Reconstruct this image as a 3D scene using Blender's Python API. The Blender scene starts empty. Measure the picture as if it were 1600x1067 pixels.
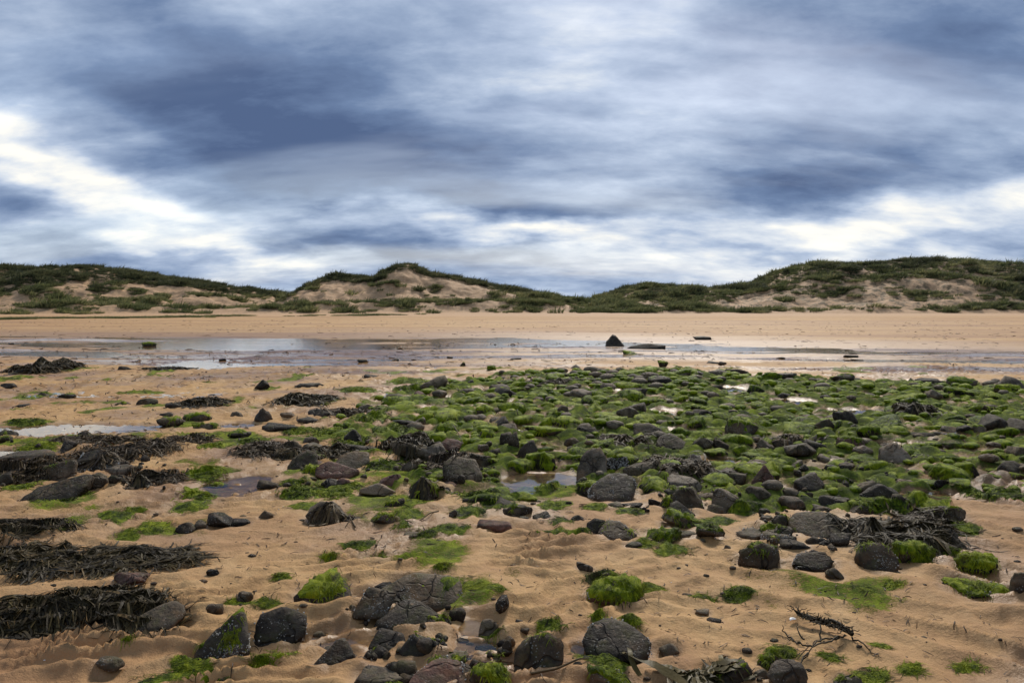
import bpy, bmesh, math, random
import numpy as np

random.seed(7)
RNG = np.random.default_rng(7)
SC = bpy.context.scene
COL = SC.collection
R = math.radians

# ------------------------------------------------------------------ camera
F_PX, CX, CY, HOR, CAM_H = 1200.0, 800.0, 533.5, 472.0, 1.55
PITCH = math.atan((CY - HOR) / F_PX)
cam_d = bpy.data.cameras.new('camera')
cam_d.sensor_width = 36.0
cam_d.lens = 36.0 * F_PX / 1600.0
cam_d.clip_start = 0.05
cam_d.clip_end = 6000
cam = bpy.data.objects.new('camera', cam_d)
COL.objects.link(cam)
cam.location = (0, 0, CAM_H)
cam.rotation_euler = (math.pi / 2 - PITCH, 0, 0)
SC.camera = cam

# ------------------------------------------------------------------ light, sky, exposure
SUN_AZ, SUN_EL = R(14), R(40)            # azimuth from +Y towards +X
sun_d = bpy.data.lights.new('sun', 'SUN')
sun_d.energy = 1.5
sun_d.angle = R(12)
sun_d.color = (1.0, 0.93, 0.82)
sun = bpy.data.objects.new('sun', sun_d)
COL.objects.link(sun)
sun.rotation_euler = (math.pi / 2 - SUN_EL, 0, math.pi - SUN_AZ)
SC.view_settings.view_transform = 'Standard'
SC.view_settings.look = 'None'
SC.view_settings.exposure = 1.06
SC.view_settings.gamma = 1.0
SC.cycles.use_denoising = True
SC.cycles.max_bounces = 5
SC.cycles.transparent_max_bounces = 8


class NT:
    """small helper for node trees"""
    def __init__(self, tree):
        self.t = tree
        tree.nodes.clear()

    def n(self, kind, **kw):
        nd = self.t.nodes.new(kind)
        for k, v in kw.items():
            if k.startswith('i_'):
                nd.inputs[k[2:].replace('_', ' ')].default_value = v
            else:
                setattr(nd, k, v)
        return nd

    def link(self, a, b):
        self.t.links.new(a, b)

    def val(self, sock, v):
        if hasattr(v, 'is_output'):
            self.link(v, sock)
        else:
            sock.default_value = v

    def math(self, op, a, b=None, c=None, clamp=False):
        nd = self.t.nodes.new('ShaderNodeMath')
        nd.operation = op
        nd.use_clamp = clamp
        self.val(nd.inputs[0], a)
        if b is not None:
            self.val(nd.inputs[1], b)
        if c is not None:
            self.val(nd.inputs[2], c)
        return nd.outputs[0]

    def mix(self, f, a, b, blend='MIX'):
        nd = self.t.nodes.new('ShaderNodeMix')
        nd.data_type = 'RGBA'
        nd.blend_type = blend
        self.val(nd.inputs[0], f)
        for s, v in ((nd.inputs[6], a), (nd.inputs[7], b)):
            if isinstance(v, tuple) and len(v) == 3:
                v = v + (1.0,)
            self.val(s, v)
        return nd.outputs[2]

    def noise(self, vec, scale, detail=4, rough=0.55, dist=0.0, lac=2.0):
        nd = self.n('ShaderNodeTexNoise')
        if vec is not None:
            self.link(vec, nd.inputs['Vector'])
        nd.inputs['Scale'].default_value = scale
        nd.inputs['Detail'].default_value = detail
        nd.inputs['Roughness'].default_value = rough
        nd.inputs['Lacunarity'].default_value = lac
        nd.inputs['Distortion'].default_value = dist
        return nd.outputs['Fac']

    def ramp(self, fac, stops, interp='LINEAR'):
        nd = self.n('ShaderNodeValToRGB')
        cr = nd.color_ramp
        cr.interpolation = interp
        while len(cr.elements) < len(stops):
            cr.elements.new(0.5)
        for e, (p, c) in zip(cr.elements, stops):
            e.position = p
            e.color = tuple(c) + (1.0,) if len(c) == 3 else c
        self.val(nd.inputs[0], fac)
        return nd.outputs[0]

    def rng(self, v, a, b, c, d, smooth=True):
        nd = self.n('ShaderNodeMapRange')
        nd.interpolation_type = 'SMOOTHSTEP' if smooth else 'LINEAR'
        self.val(nd.inputs[0], v)
        for i, q in enumerate((a, b, c, d)):
            nd.inputs[i + 1].default_value = q
        return nd.outputs[0]

    def mapping(self, vec, loc=(0, 0, 0), rot=(0, 0, 0), scale=(1, 1, 1), kind='POINT'):
        nd = self.n('ShaderNodeMapping', vector_type=kind)
        self.link(vec, nd.inputs[0])
        if kind == 'TEXTURE' or kind == 'POINT':
            nd.inputs['Location'].default_value = loc
        nd.inputs['Rotation'].default_value = rot
        nd.inputs['Scale'].default_value = scale
        return nd.outputs[0]


def lin(r, g, b):
    def f(c):
        c /= 255.0
        return c / 12.92 if c <= 0.04045 else ((c + 0.055) / 1.055) ** 2.4
    return (f(r), f(g), f(b))


world = bpy.data.worlds.new('World')
SC.world = world
world.use_nodes = True
W = NT(world.node_tree)
tc = W.n('ShaderNodeTexCoord').outputs['Generated']
sep = W.n('ShaderNodeSeparateXYZ')
W.link(tc, sep.inputs[0])
dx_, dy_, dz_ = sep.outputs
azim = W.math('ARCTAN2', dx_, dy_)
elev = W.math('ARCSINE', dz_)
zp = W.math('ADD', W.math('MAXIMUM', dz_, 0.0), 0.30)
comb = W.n('ShaderNodeCombineXYZ')                       # the cloud layer seen in perspective
W.link(W.math('DIVIDE', dx_, zp), comb.inputs[0])
W.link(W.math('DIVIDE', dy_, zp), comb.inputs[1])
plane = comb.outputs[0]
ae = W.n('ShaderNodeCombineXYZ')
W.link(azim, ae.inputs[0])
W.link(elev, ae.inputs[1])
angv = ae.outputs[0]
# billows and wisps: noise a little drawn out along the wind
m1 = W.mapping(plane, rot=(0, 0, R(-20)), scale=(0.72, 1.0, 1))
n1 = W.noise(m1, 2.0, 7, 0.50, 0.15)
m2 = W.mapping(plane, loc=(7.3, 2.1, 0), rot=(0, 0, R(14)), scale=(0.62, 1.15, 1))
n2 = W.noise(m2, 4.8, 9, 0.60, 0.2)
warp = W.n('ShaderNodeTexNoise')
W.link(plane, warp.inputs['Vector'])
warp.inputs['Scale'].default_value = 2.2
warp.inputs['Detail'].default_value = 5
wv = W.n('ShaderNodeVectorMath', operation='SUBTRACT')
W.link(warp.outputs['Color'], wv.inputs[0])
wv.inputs[1].default_value = (0.5, 0.5, 0.5)
ws = W.n('ShaderNodeVectorMath', operation='MULTIPLY')
W.link(wv.outputs[0], ws.inputs[0])
ws.inputs[1].default_value = (0.26, 0.12, 0)
wa = W.n('ShaderNodeVectorMath', operation='ADD')
W.link(angv, wa.inputs[0])
W.link(ws.outputs[0], wa.inputs[1])
angw = wa.outputs[0]
BREAKS = [
    (800, 440, 1500, 50, 0, 0.09), (560, 390, 260, 14, 2, -0.22), (960, 385, 160, 12, 3, -0.25), (1250, 395, 220, 12, -2, -0.25), (1560, 385, 90, 14, -4, -0.25), (200, 405, 240, 10, 2, -0.2),  # openings (+) and thick cloud (-): px, py, half-width, half-height, tilt, amount
    (120, 285, 190, 55, 27, 0.52), (20, 235, 100, 55, 10, 0.25), (310, 345, 190, 26, 18, 0.38),
    (75, 15, 120, 55, 10, 0.45), (175, 185, 110, 45, 32, 0.34), (0, 110, 60, 60, 0, 0.18),
    (470, 333, 110, 24, 4, 0.34), (690, 345, 230, 20, 7, 0.62), (850, 368, 150, 20, 8, 0.5),
    (330, 395, 170, 17, 4, 0.32), (80, 385, 240, 28, 0, 0.14), (1040, 252, 170, 55, -10, 0.42),
    (1290, 345, 260, 30, -4, 0.55), (1530, 345, 200, 50, -10, 0.40), (1590, 185, 110, 55, -15, 0.30),
    (1000, 402, 170, 17, 0, 0.28), (1180, 425, 230, 20, 0, 0.32), (780, 170, 170, 110, -10, 0.16),
    (720, 90, 110, 80, 20, 0.14), (400, 5, 60, 40, 0, 0.15), (1200, 120, 240, 45, -14, 0.14), (960, 60, 150, 60, -20, 0.16),
    (760, 255, 320, 75, 3, -0.36), (450, 235, 330, 120, 12, -0.34), (320, 130, 230, 100, 12, -0.42), (1400, 90, 340, 110, -8, -0.34),
    (1130, 305, 330, 24, -3, -0.16), (10, 295, 60, 26, 15, -0.55), (150, 230, 90, 30, 20, -0.22), (640, 300, 300, 40, 4, -0.20),
    (560, 385, 250, 17, 2, -0.14), (900, 350, 130, 22, 0, -0.14), (1450, 260, 220, 30, -10, -0.20), (760, 425, 180, 15, 0, -0.10),
]
acc = W.math('MULTIPLY_ADD', n1, 0.64, 0.0)
acc = W.math('MULTIPLY_ADD', n2, 0.66, acc)
n3 = W.noise(W.mapping(plane, loc=(3.1, 8.2, 0), rot=(0, 0, R(-24)), scale=(0.7, 1.1, 1)), 10.0, 8, 0.60, 0.25)
acc = W.math('MULTIPLY_ADD', n3, 0.36, acc)
acc = W.math('SUBTRACT', acc, 0.415)
for (bx_, by_, hw, hh, tilt, amt) in BREAKS:
    a0 = math.atan((bx_ - CX) / F_PX)
    e0 = math.atan((HOR - by_) / F_PX * math.cos(a0))
    mm = W.mapping(angw, loc=(a0, e0, 0), rot=(0, 0, R(-tilt)), scale=(hw / F_PX, hh / F_PX, 1), kind='TEXTURE')
    ln = W.n('ShaderNodeVectorMath', operation='LENGTH')
    W.link(mm, ln.inputs[0])
    g = W.rng(ln.outputs['Value'], 0.0, 1.8, amt * (0.64 if amt > 0 else 0.56), 0.0)
    acc = W.math('ADD', acc, g)
cloud = W.ramp(acc, [(0.0, lin(80, 99, 134)), (0.24, lin(108, 129, 163)), (0.44, lin(145, 163, 191)),
                     (0.58, lin(174, 189, 212)), (0.74, lin(214, 221, 230)), (0.92, lin(255, 251, 240))])
sky = W.n('ShaderNodeTexSky', sky_type='NISHITA')
sky.sun_disc = False
sky.sun_elevation = SUN_EL
sky.sun_rotation = SUN_AZ
sky.air_density = 1.0
sky.dust_density = 1.5
SKY_S = 0.1
cl10 = W.mix(1.0, cloud, (1 / SKY_S * 0.53,) * 3, 'MULTIPLY')
# blue gaps low down where the layer is thin and patchy
gap = W.rng(W.noise(W.mapping(plane, scale=(0.3, 1, 1)), 1.7, 5, 0.5), 0.44, 0.60, 0.0, 0.14)
skyc = W.mix(gap, cl10, sky.outputs[0])
bg = W.n('ShaderNodeBackground')
W.link(skyc, bg.inputs[0])
bg.inputs[1].default_value = SKY_S
wo = W.n('ShaderNodeOutputWorld')
W.link(bg.outputs[0], wo.inputs[0])
world.cycles.sampling_method = 'MANUAL'
world.cycles.sample_map_resolution = 512

# ------------------------------------------------------------------ numpy noise
_P = np.random.default_rng(3).permutation(512).astype(np.int64)
_P = np.concatenate([_P, _P, _P, _P])
_G = np.random.default_rng(4).normal(size=(512, 3))
_G /= np.linalg.norm(_G, axis=1)[:, None]


def perlin(x, y, z=None):
    x = np.asarray(x, float)
    y = np.asarray(y, float)
    z = np.full_like(x, 0.37) if z is None else np.asarray(z, float)
    xi, yi, zi = np.floor(x).astype(np.int64), np.floor(y).astype(np.int64), np.floor(z).astype(np.int64)
    xf, yf, zf = x - xi, y - yi, z - zi
    u, v, w = (t * t * t * (t * (t * 6 - 15) + 10) for t in (xf, yf, zf))
    xi &= 511
    yi &= 511
    zi &= 511
    out = 0.0
    for dx in (0, 1):
        for dy in (0, 1):
            h2 = _P[_P[(xi + dx) & 511] + ((yi + dy) & 511)]
            for dz in (0, 1):
                g = _G[_P[h2 + ((zi + dz) & 511)]]
                d = g[..., 0] * (xf - dx) + g[..., 1] * (yf - dy) + g[..., 2] * (zf - dz)
                out = out + d * (u if dx else 1 - u) * (v if dy else 1 - v) * (w if dz else 1 - w)
    return out * 1.6


def fbm(x, y, z=None, octv=4, gain=0.5):
    s, a, f = 0.0, 1.0, 1.0
    for k in range(octv):
        s = s + a * perlin(np.asarray(x) * f + k * 17.3, np.asarray(y) * f + k * 9.1, None if z is None else np.asarray(z) * f + k * 5.7)
        a *= gain
        f *= 2.03
    return s


def sstep(a, b, x):
    t = np.clip((x - a) / (b - a), 0, 1)
    return t * t * (3 - 2 * t)


# ------------------------------------------------------------------ photo <-> world
def ray(px, py):
    a, b = (px - CX) / F_PX, -(py - CY) / F_PX
    return a, math.cos(PITCH) + math.sin(PITCH) * b, -math.sin(PITCH) + math.cos(PITCH) * b


def ground_at(px, py, z=0.0):
    a, fy, fz = ray(px, py)
    t = (z - CAM_H) / fz
    return a * t, fy * t


def height_at(px, py, Y):
    a, fy, fz = ray(px, py)
    return a / fy * Y, CAM_H + fz / fy * Y


def project(x, y, z=0.0):
    zz = np.asarray(z) - CAM_H
    f = np.maximum(y * math.cos(PITCH) - zz * math.sin(PITCH), 0.05)
    u = y * math.sin(PITCH) + zz * math.cos(PITCH)
    return CX + F_PX * x / f, CY - F_PX * u / f


def in_poly(px, py, poly):
    px, py = np.asarray(px), np.asarray(py)
    ins = np.zeros(px.shape, bool)
    n = len(poly)
    for i in range(n):
        x1, y1 = poly[i]
        x2, y2 = poly[(i + 1) % n]
        if y1 == y2:
            continue
        c = ((y1 > py) != (y2 > py)) & (px < (x2 - x1) * (py - y1) / (y2 - y1) + x1)
        ins ^= c
    return ins


# ------------------------------------------------------------------ mesh helpers
def build(name, V, F, mat=None, parent=None, attrs=None, smooth=True, mesh_only=False):
    """V (n,3); F = (m,3|4) array or a list of such arrays"""
    V = np.ascontiguousarray(V, np.float32)
    Fs = [np.asarray(f, np.int32) for f in (F if isinstance(F, list) else [F]) if len(f)]
    me = bpy.data.meshes.new(name)
    me.vertices.add(len(V))
    me.vertices.foreach_set('co', V.ravel())
    nl = sum(f.size for f in Fs)
    nf = sum(len(f) for f in Fs)
    me.loops.add(nl)
    me.polygons.add(nf)
    me.loops.foreach_set('vertex_index', np.concatenate([f.ravel() for f in Fs]))
    starts, o = [], 0
    for f in Fs:
        starts.append(o + np.arange(len(f)) * f.shape[1])
        o += f.size
    me.polygons.foreach_set('loop_start', np.concatenate(starts).astype(np.int32))
    if smooth:
        me.polygons.foreach_set('use_smooth', np.ones(nf, bool))
    for k, a in (attrs or {}).items():
        at = me.attributes.new(k, 'FLOAT', 'POINT')
        at.data.foreach_set('value', np.ascontiguousarray(a, np.float32))
    me.update(calc_edges=True)
    me.validate()
    if mat:
        me.materials.append(mat)
    if mesh_only:
        return me
    return link(name, me, parent)


def link(name, me, parent=None):
    o = bpy.data.objects.new(name, me)
    COL.objects.link(o)
    if parent:
        o.parent = parent
    return o


def tag(o, label=None, cat=None, group=None, kind=None):
    for k, v in (('label', label), ('category', cat), ('group', group), ('kind', kind)):
        if v:
            o[k] = v
    return o


def grid_faces(nr, nc):
    i = np.arange((nr - 1) * nc).reshape(nr - 1, nc)[:, :-1].ravel()
    return np.stack([i, i + 1, i + nc + 1, i + nc], 1)


_ICO = {}


def ico(sub):
    if sub not in _ICO:
        bm = bmesh.new()
        bmesh.ops.create_icosphere(bm, subdivisions=sub, radius=1.0)
        bm.verts.ensure_lookup_table()
        v = np.array([p.co[:] for p in bm.verts])
        f = np.array([[q.index for q in p.verts] for p in bm.faces])
        bm.free()
        v /= np.linalg.norm(v, axis=1)[:, None]
        _ICO[sub] = (v, f)
    return _ICO[sub]


def vnormals(V, F):
    n = np.cross(V[F[:, 1]] - V[F[:, 0]], V[F[:, 2]] - V[F[:, 0]])
    out = np.zeros_like(V)
    for k in range(3):
        np.add.at(out, F[:, k], n)
    return out / np.maximum(np.linalg.norm(out, axis=1)[:, None], 1e-9)


def ribbons(paths, side, width, taper=(0.6, 1.0, 0.25)):
    """paths (n,s,3), side (n,s,3) unit across, width (n,) -> V, F, index of ribbon per vertex"""
    n, s, _ = paths.shape
    t = np.linspace(0, 1, s)
    prof = np.interp(t, [0, 0.5, 1], taper)
    off = side * (width[:, None] * prof[None])[..., None] * 0.5
    V = np.stack([paths - off, paths + off], 2).reshape(-1, 3)
    b = (np.arange(n) * s * 2)[:, None] + (np.arange(s - 1) * 2)[None]
    b = b.ravel()
    F = np.stack([b, b + 1, b + 3, b + 2], 1)
    return V, F, np.repeat(np.arange(n), s * 2)


def join(parts):
    V, F, o = [], [], 0
    for v, f in parts:
        V.append(v)
        F.append(f + o)
        o += len(v)
    return np.vstack(V), np.vstack(F)


# ------------------------------------------------------------------ materials
def new_mat(name):
    m = bpy.data.materials.new(name)
    m.use_nodes = True
    t = NT(m.node_tree)
    out = t.n('ShaderNodeOutputMaterial')
    b = t.n('ShaderNodeBsdfPrincipled')
    t.link(b.outputs[0], out.inputs[0])
    return m, t, b


def attr(t, name):
    return t.n('ShaderNodeAttribute', attribute_name=name).outputs['Fac']


def bump(t, b, h, strength, dist):
    nd = t.n('ShaderNodeBump')
    nd.inputs['Strength'].default_value = strength
    nd.inputs['Distance'].default_value = dist
    t.link(h, nd.inputs['Height'])
    t.link(nd.outputs[0], b.inputs['Normal'])


def sand_material():
    m, t, b = new_mat('sand')
    pos = t.n('ShaderNodeNewGeometry').outputs['Position']
    n_big = t.noise(pos, 0.55, 4, 0.6)
    n_mid = t.noise(pos, 4.5, 5, 0.6)
    n_fine = t.noise(pos, 95, 4, 0.75)
    n_grit = t.noise(pos, 420, 2, 0.7)
    c = t.ramp(t.math('MULTIPLY_ADD', n_mid, 0.6, t.math('MULTIPLY', n_big, 0.4)),
               [(0.34, (0.39, 0.208, 0.078)), (0.50, (0.56, 0.325, 0.124)), (0.66, (0.66, 0.42, 0.185))])
    c = t.mix(t.rng(n_fine, 0.35, 0.7, 0.0, 0.45), c, (0.38, 0.215, 0.095))
    c = t.mix(t.rng(n_grit, 0.62, 0.72, 0.0, 0.6), c, (0.19, 0.115, 0.07))
    c = t.mix(t.rng(n_grit, 0.36, 0.28, 0.0, 0.5), c, (0.55, 0.43, 0.31))
    # reddish, iron-stained sand
    c = t.mix(attr(t, 'red'), c, (0.325, 0.165, 0.075))
    # dry pale dune sand
    c = t.mix(attr(t, 'dry'), c, t.mix(t.rng(n_mid, 0.4, 0.62, 0, 1), (0.47, 0.275, 0.135), (0.54, 0.335, 0.180)))
    litter = t.rng(t.noise(pos, 1.1, 6, 0.72), 0.44, 0.60, 0.0, 1.0)
    c = t.mix(t.math('MULTIPLY', attr(t, 'litter'), litter), c, (0.155, 0.108, 0.052))
    wet = attr(t, 'wet')
    c = t.mix(wet, c, t.mix(1.0, c, (0.58, 0.53, 0.49), 'MULTIPLY'))
    # a thin film of green weed on the sand
    fib = t.noise(t.mapping(pos, rot=(0, 0, R(25)), scale=(0.45, 1.0, 1.0)), 85, 3, 0.7, 1.2)
    alg = attr(t, 'algae')
    gm = t.rng(t.math('ADD', alg, t.math('MULTIPLY', t.math('SUBTRACT', fib, 0.5), 0.9)), 0.42, 0.72, 0.0, 1.0)
    gc = t.ramp(t.math('MULTIPLY_ADD', t.noise(pos, 5.5, 4, 0.65), 0.8, t.math('MULTIPLY', fib, 0.25)),
                [(0.34, (0.022, 0.032, 0.005)), (0.48, (0.095, 0.130, 0.008)), (0.64, (0.24, 0.285, 0.016))])
    c = t.mix(gm, c, gc)
    # dark silt and rotted weed between the stones of the field
    mud = t.math('MULTIPLY', attr(t, 'mud'), t.rng(t.noise(pos, 7, 5, 0.7), 0.40, 0.56, 0.25, 1.0))
    c = t.mix(mud, c, t.mix(t.rng(t.noise(pos, 60, 4, 0.7), 0.4, 0.6, 0, 1), (0.016, 0.017, 0.010), (0.050, 0.048, 0.024)))
    t.link(c, b.inputs['Base Color'])
    rg = t.rng(wet, 0.0, 1.0, 0.80, 0.12, False)
    rg = t.math('ADD', rg, t.math('MULTIPLY', gm, 0.5), clamp=True)
    t.link(rg, b.inputs['Roughness'])
    b.inputs['IOR'].default_value = 1.33
    h = t.math('MULTIPLY_ADD', n_fine, 0.5, t.math('MULTIPLY', n_grit, 0.3))
    h = t.math('MULTIPLY_ADD', t.noise(pos, 26, 5, 0.65), 2.6, h)
    h = t.math('MULTIPLY', h, t.rng(wet, 0.4, 1.0, 1.0, 0.12, False))
    h = t.math('ADD', h, t.math('MULTIPLY', t.math('MULTIPLY', fib, gm), 2.0))
    bump(t, b, h, 0.9, 0.006)
    return m


def rock_material(name, dark, mid, light, film, barn=0.0, stain=None):
    m, t, b = new_mat(name)
    tcn = t.n('ShaderNodeTexCoord').outputs['Object']
    rnd = t.n('ShaderNodeObjectInfo').outputs['Random']
    off = t.n('ShaderNodeVectorMath', operation='ADD')
    cb = t.n('ShaderNodeCombineXYZ')
    for k in range(3):
        t.link(t.math('MULTIPLY', rnd, (37.0, 91.0, 17.0)[k]), cb.inputs[k])
    t.link(tcn, off.inputs[0])
    t.link(cb.outputs[0], off.inputs[1])
    v = off.outputs[0]
    n1_ = t.noise(v, 6.5, 6, 0.62, 0.4)
    n2_ = t.noise(v, 42, 5, 0.68)
    f = t.math('ADD', t.math('MULTIPLY_ADD', n1_, 0.72, t.math('MULTIPLY', n2_, 0.28)), t.math('MULTIPLY_ADD', rnd, 0.16, -0.08))
    c = t.ramp(f, [(0.37, tuple(q * .8 for q in dark)), (0.50, mid), (0.63, tuple(q * 1.15 for q in light))])
    if stain:
        c = t.mix(t.rng(t.noise(v, 9.5, 5, 0.7, 0.8), 0.50, 0.64, 0, 0.75), c, stain)
    # olive film of weed where the top faces up
    nz = t.n('ShaderNodeSeparateXYZ')
    t.link(t.n('ShaderNodeNewGeometry').outputs['Normal'], nz.inputs[0])
    fm = t.math('MULTIPLY', t.rng(nz.outputs[2], 0.1, 0.9, 0.15, 1.0), t.rng(t.noise(v, 14, 5, 0.7), 0.46, 0.66, 0.0, film))
    c = t.mix(fm, c, (0.075, 0.068, 0.022))
    # pits, grit and pale specks
    c = t.mix(t.rng(t.noise(v, 130, 3, 0.7), 0.64, 0.78, 0, 0.18), c, (light[0] * 1.5, light[1] * 1.45, light[2] * 1.35))
    sandy = t.math('MULTIPLY', t.rng(nz.outputs[2], 0.55, 0.95, 0.0, 1.0), t.rng(t.noise(v, 22, 5, 0.75), 0.57, 0.70, 0.0, 0.75))
    c = t.mix(sandy, c, (0.28, 0.185, 0.115))
    h = t.math('MULTIPLY_ADD', n2_, 1.2, t.math('MULTIPLY', n1_, 1.5))
    # broad rusty or greenish staining, and cracks
    c = t.mix(t.rng(t.noise(v, 3.2, 4, 0.6, 0.8), 0.52, 0.66, 0.0, 0.55), c, (mid[0] * 1.55, mid[1] * 1.15, mid[2] * 0.75))
    wv_ = t.n('ShaderNodeVectorMath', operation='MULTIPLY_ADD')
    nz_ = t.n('ShaderNodeTexNoise')
    t.link(v, nz_.inputs['Vector'])
    nz_.inputs['Scale'].default_value = 7
    t.link(nz_.outputs['Color'], wv_.inputs[0])
    wv_.inputs[1].default_value = (.16, .16, .16)
    t.link(v, wv_.inputs[2])
    vc = t.n('ShaderNodeTexVoronoi', feature='DISTANCE_TO_EDGE')
    t.link(wv_.outputs[0], vc.inputs['Vector'])
    vc.inputs['Scale'].default_value = 5.0
    crack = t.math('MULTIPLY', t.rng(vc.outputs['Distance'], 0.0, 0.035, 1.0, 0.0), t.rng(t.noise(v, 4, 2, 0.5), 0.46, 0.56, 0.0, 1.0))
    c = t.mix(t.math('MULTIPLY', crack, 0.55), c, (dark[0] * .5, dark[1] * .5, dark[2] * .5))
    h = t.math('MULTIPLY_ADD', crack, -1.6, h)
    if barn > 0:
        vo = t.n('ShaderNodeTexVoronoi')
        t.link(v, vo.inputs['Vector'])
        vo.inputs['Scale'].default_value = 75
        msk = t.rng(t.noise(v, 11, 3, 0.6), 0.50, 0.60, 0.0, 1.0)
        bn = t.math('MULTIPLY', t.rng(vo.outputs['Distance'], 0.34, 0.22, 0.0, 1.0), msk)
        bn = t.math('MULTIPLY', bn, barn)
        c = t.mix(bn, c, (0.42, 0.39, 0.33))
        h = t.math('MULTIPLY_ADD', bn, 0.8, h)
    t.link(c, b.inputs['Base Color'])
    t.link(t.rng(n2_, 0.3, 0.7, 0.50, 0.85), b.inputs['Roughness'])
    b.inputs['Specular IOR Level'].default_value = 0.16
    bump(t, b, h, 0.8, 0.014)
    return m


def algae_material():
    m, t, b = new_mat('green_algae')
    pos = t.n('ShaderNodeNewGeometry').outputs['Position']
    rn = attr(t, 'rnd')
    rnd = t.n('ShaderNodeObjectInfo').outputs['Random']
    fib = t.noise(t.mapping(pos, scale=(1, 1, 0.35)), 110, 4, 0.7, 1.5)
    big = t.noise(pos, 3.0, 4, 0.6)
    f = t.math('MULTIPLY_ADD', big, 0.62, t.math('MULTIPLY', rn, 0.26))
    f = t.math('MULTIPLY_ADD', fib, 0.20, f)
    f = t.math('MULTIPLY_ADD', t.math('SUBTRACT', t.noise(pos, 21, 4, 0.7), 0.5), 0.85, f)
    f = t.math('MULTIPLY_ADD', rnd, 0.14, t.math('SUBTRACT', f, 0.08))
    c = t.ramp(f, [(0.28, (0.020, 0.030, 0.005)), (0.41, (0.072, 0.105, 0.004)), (0.53, (0.190, 0.245, 0.006)), (0.73, (0.40, 0.43, 0.018))])
    c = t.mix(t.rng(t.noise(pos, 6.5, 5, 0.7, 0.6), 0.54, 0.68, 0.0, 0.85), c, (0.060, 0.048, 0.018))
    t.link(c, b.inputs['Base Color'])
    b.inputs['Roughness'].default_value = 0.55
    b.inputs['Specular IOR Level'].default_value = 0.12
    b.inputs['Subsurface Weight'].default_value = 0.0
    bump(t, b, fib, 1.0, 0.018)
    return m


def weed_material(name, stops, rough=0.58):
    m, t, b = new_mat(name)
    pos = t.n('ShaderNodeNewGeometry').outputs['Position']
    rn = attr(t, 'rnd')
    f = t.math('MULTIPLY_ADD', t.noise(pos, 9, 4, 0.65), 0.5, t.math('MULTIPLY', rn, 0.55))
    c = t.ramp(f, stops)
    t.link(c, b.inputs['Base Color'])
    b.inputs['Roughness'].default_value = rough
    b.inputs['Specular IOR Level'].default_value = 0.14
    bump(t, b, t.noise(pos, 90, 3, 0.6), 0.5, 0.004)
    return m


def grass_material(name, stops):
    m, t, b = new_mat(name)
    pos = t.n('ShaderNodeNewGeometry').outputs['Position']
    f = t.math('MULTIPLY_ADD', t.noise(pos, 0.12, 4, 0.6), 0.65, t.math('MULTIPLY', attr(t, 'rnd'), 0.42))
    f = t.math('MULTIPLY_ADD', t.n('ShaderNodeObjectInfo').outputs['Random'], 0.30, t.math('SUBTRACT', f, 0.15))
    c = t.ramp(f, stops)
    t.link(c, b.inputs['Base Color'])
    b.inputs['Roughness'].default_value = 0.6
    b.inputs['Specular IOR Level'].default_value = 0.25
    tr = t.n('ShaderNodeBsdfTranslucent')
    t.link(c, tr.inputs[0])
    mx = t.n('ShaderNodeMixShader')
    mx.inputs[0].default_value = 0.45
    t.link(b.outputs[0], mx.inputs[1])
    t.link(tr.outputs[0], mx.inputs[2])
    t.link(mx.outputs[0], [q for q in t.t.nodes if q.type == 'OUTPUT_MATERIAL'][0].inputs[0])
    return m


def water_material(name='water', rough=.02, bs=.04):
    m, t, b = new_mat(name)
    pos = t.n('ShaderNodeNewGeometry').outputs['Position']
    b.inputs['Base Color'].default_value = (0.9, 0.95, 0.95, 1)
    b.inputs['Roughness'].default_value = rough
    b.inputs['IOR'].default_value = 1.33
    b.inputs['Transmission Weight'].default_value = 1.0
    h = t.noise(t.mapping(pos, scale=(0.5, 1.0, 1.0)), 5.0, 4, 0.6)
    bump(t, b, h, bs, 0.02)
    return m


M_SAND = sand_material()
M_WATER = water_material()
M_CHANNEL = water_material('rippled_water', .07, .14)
M_ALGAE = algae_material()
MR = {
    'black': rock_material('rock_black', (0.014, 0.0100, 0.0068), (0.037, 0.0270, 0.0180), (0.074, 0.056, 0.038), 0.55, 0.3),
    'grey': rock_material('rock_grey', (0.037, 0.025, 0.015), (0.095, 0.068, 0.041), (0.170, 0.126, 0.080), 0.65, 0.35),
    'brown': rock_material('rock_brown', (0.032, 0.021, 0.012), (0.082, 0.056, 0.032), (0.150, 0.108, 0.066), 0.7, 0.45),
    'red': rock_material('rock_red', (0.052, 0.025, 0.018), (0.130, 0.064, 0.044), (0.215, 0.115, 0.078), 0.35, 0.2, (0.085, 0.058, 0.033)),
    'tan': rock_material('rock_tan', (0.065, 0.046, 0.029), (0.140, 0.103, 0.068), (0.225, 0.172, 0.118), 0.4, 0.25),
    'barnacle': rock_material('rock_barnacled', (0.018, 0.0130, 0.009), (0.045, 0.033, 0.022), (0.088, 0.067, 0.047), 0.5, 1.0),
}
M_KELP = weed_material('dark_kelp', [(0.22, (0.013, 0.009, 0.004)), (0.45, (0.038, 0.026, 0.010)), (0.68, (0.088, 0.062, 0.021)), (0.98, (0.19, 0.095, 0.028))])
M_KELPB = weed_material('brown_kelp', [(0.25, (0.020, 0.013, 0.007)), (0.50, (0.060, 0.038, 0.016)), (0.75, (0.125, 0.078, 0.030)), (0.95, (0.19, 0.090, 0.032))])
M_KELPO = weed_material('olive_kelp', [(0.25, (0.026, 0.020, 0.007)), (0.50, (0.070, 0.052, 0.016)), (0.75, (0.14, 0.10, 0.028)), (0.95, (0.23, 0.15, 0.045))], 0.48)
M_SCRAP = weed_material('weed_scraps', [(0.3, (0.020, 0.012, 0.008)), (0.6, (0.055, 0.032, 0.018)), (0.9, (0.10, 0.06, 0.03))])
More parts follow.
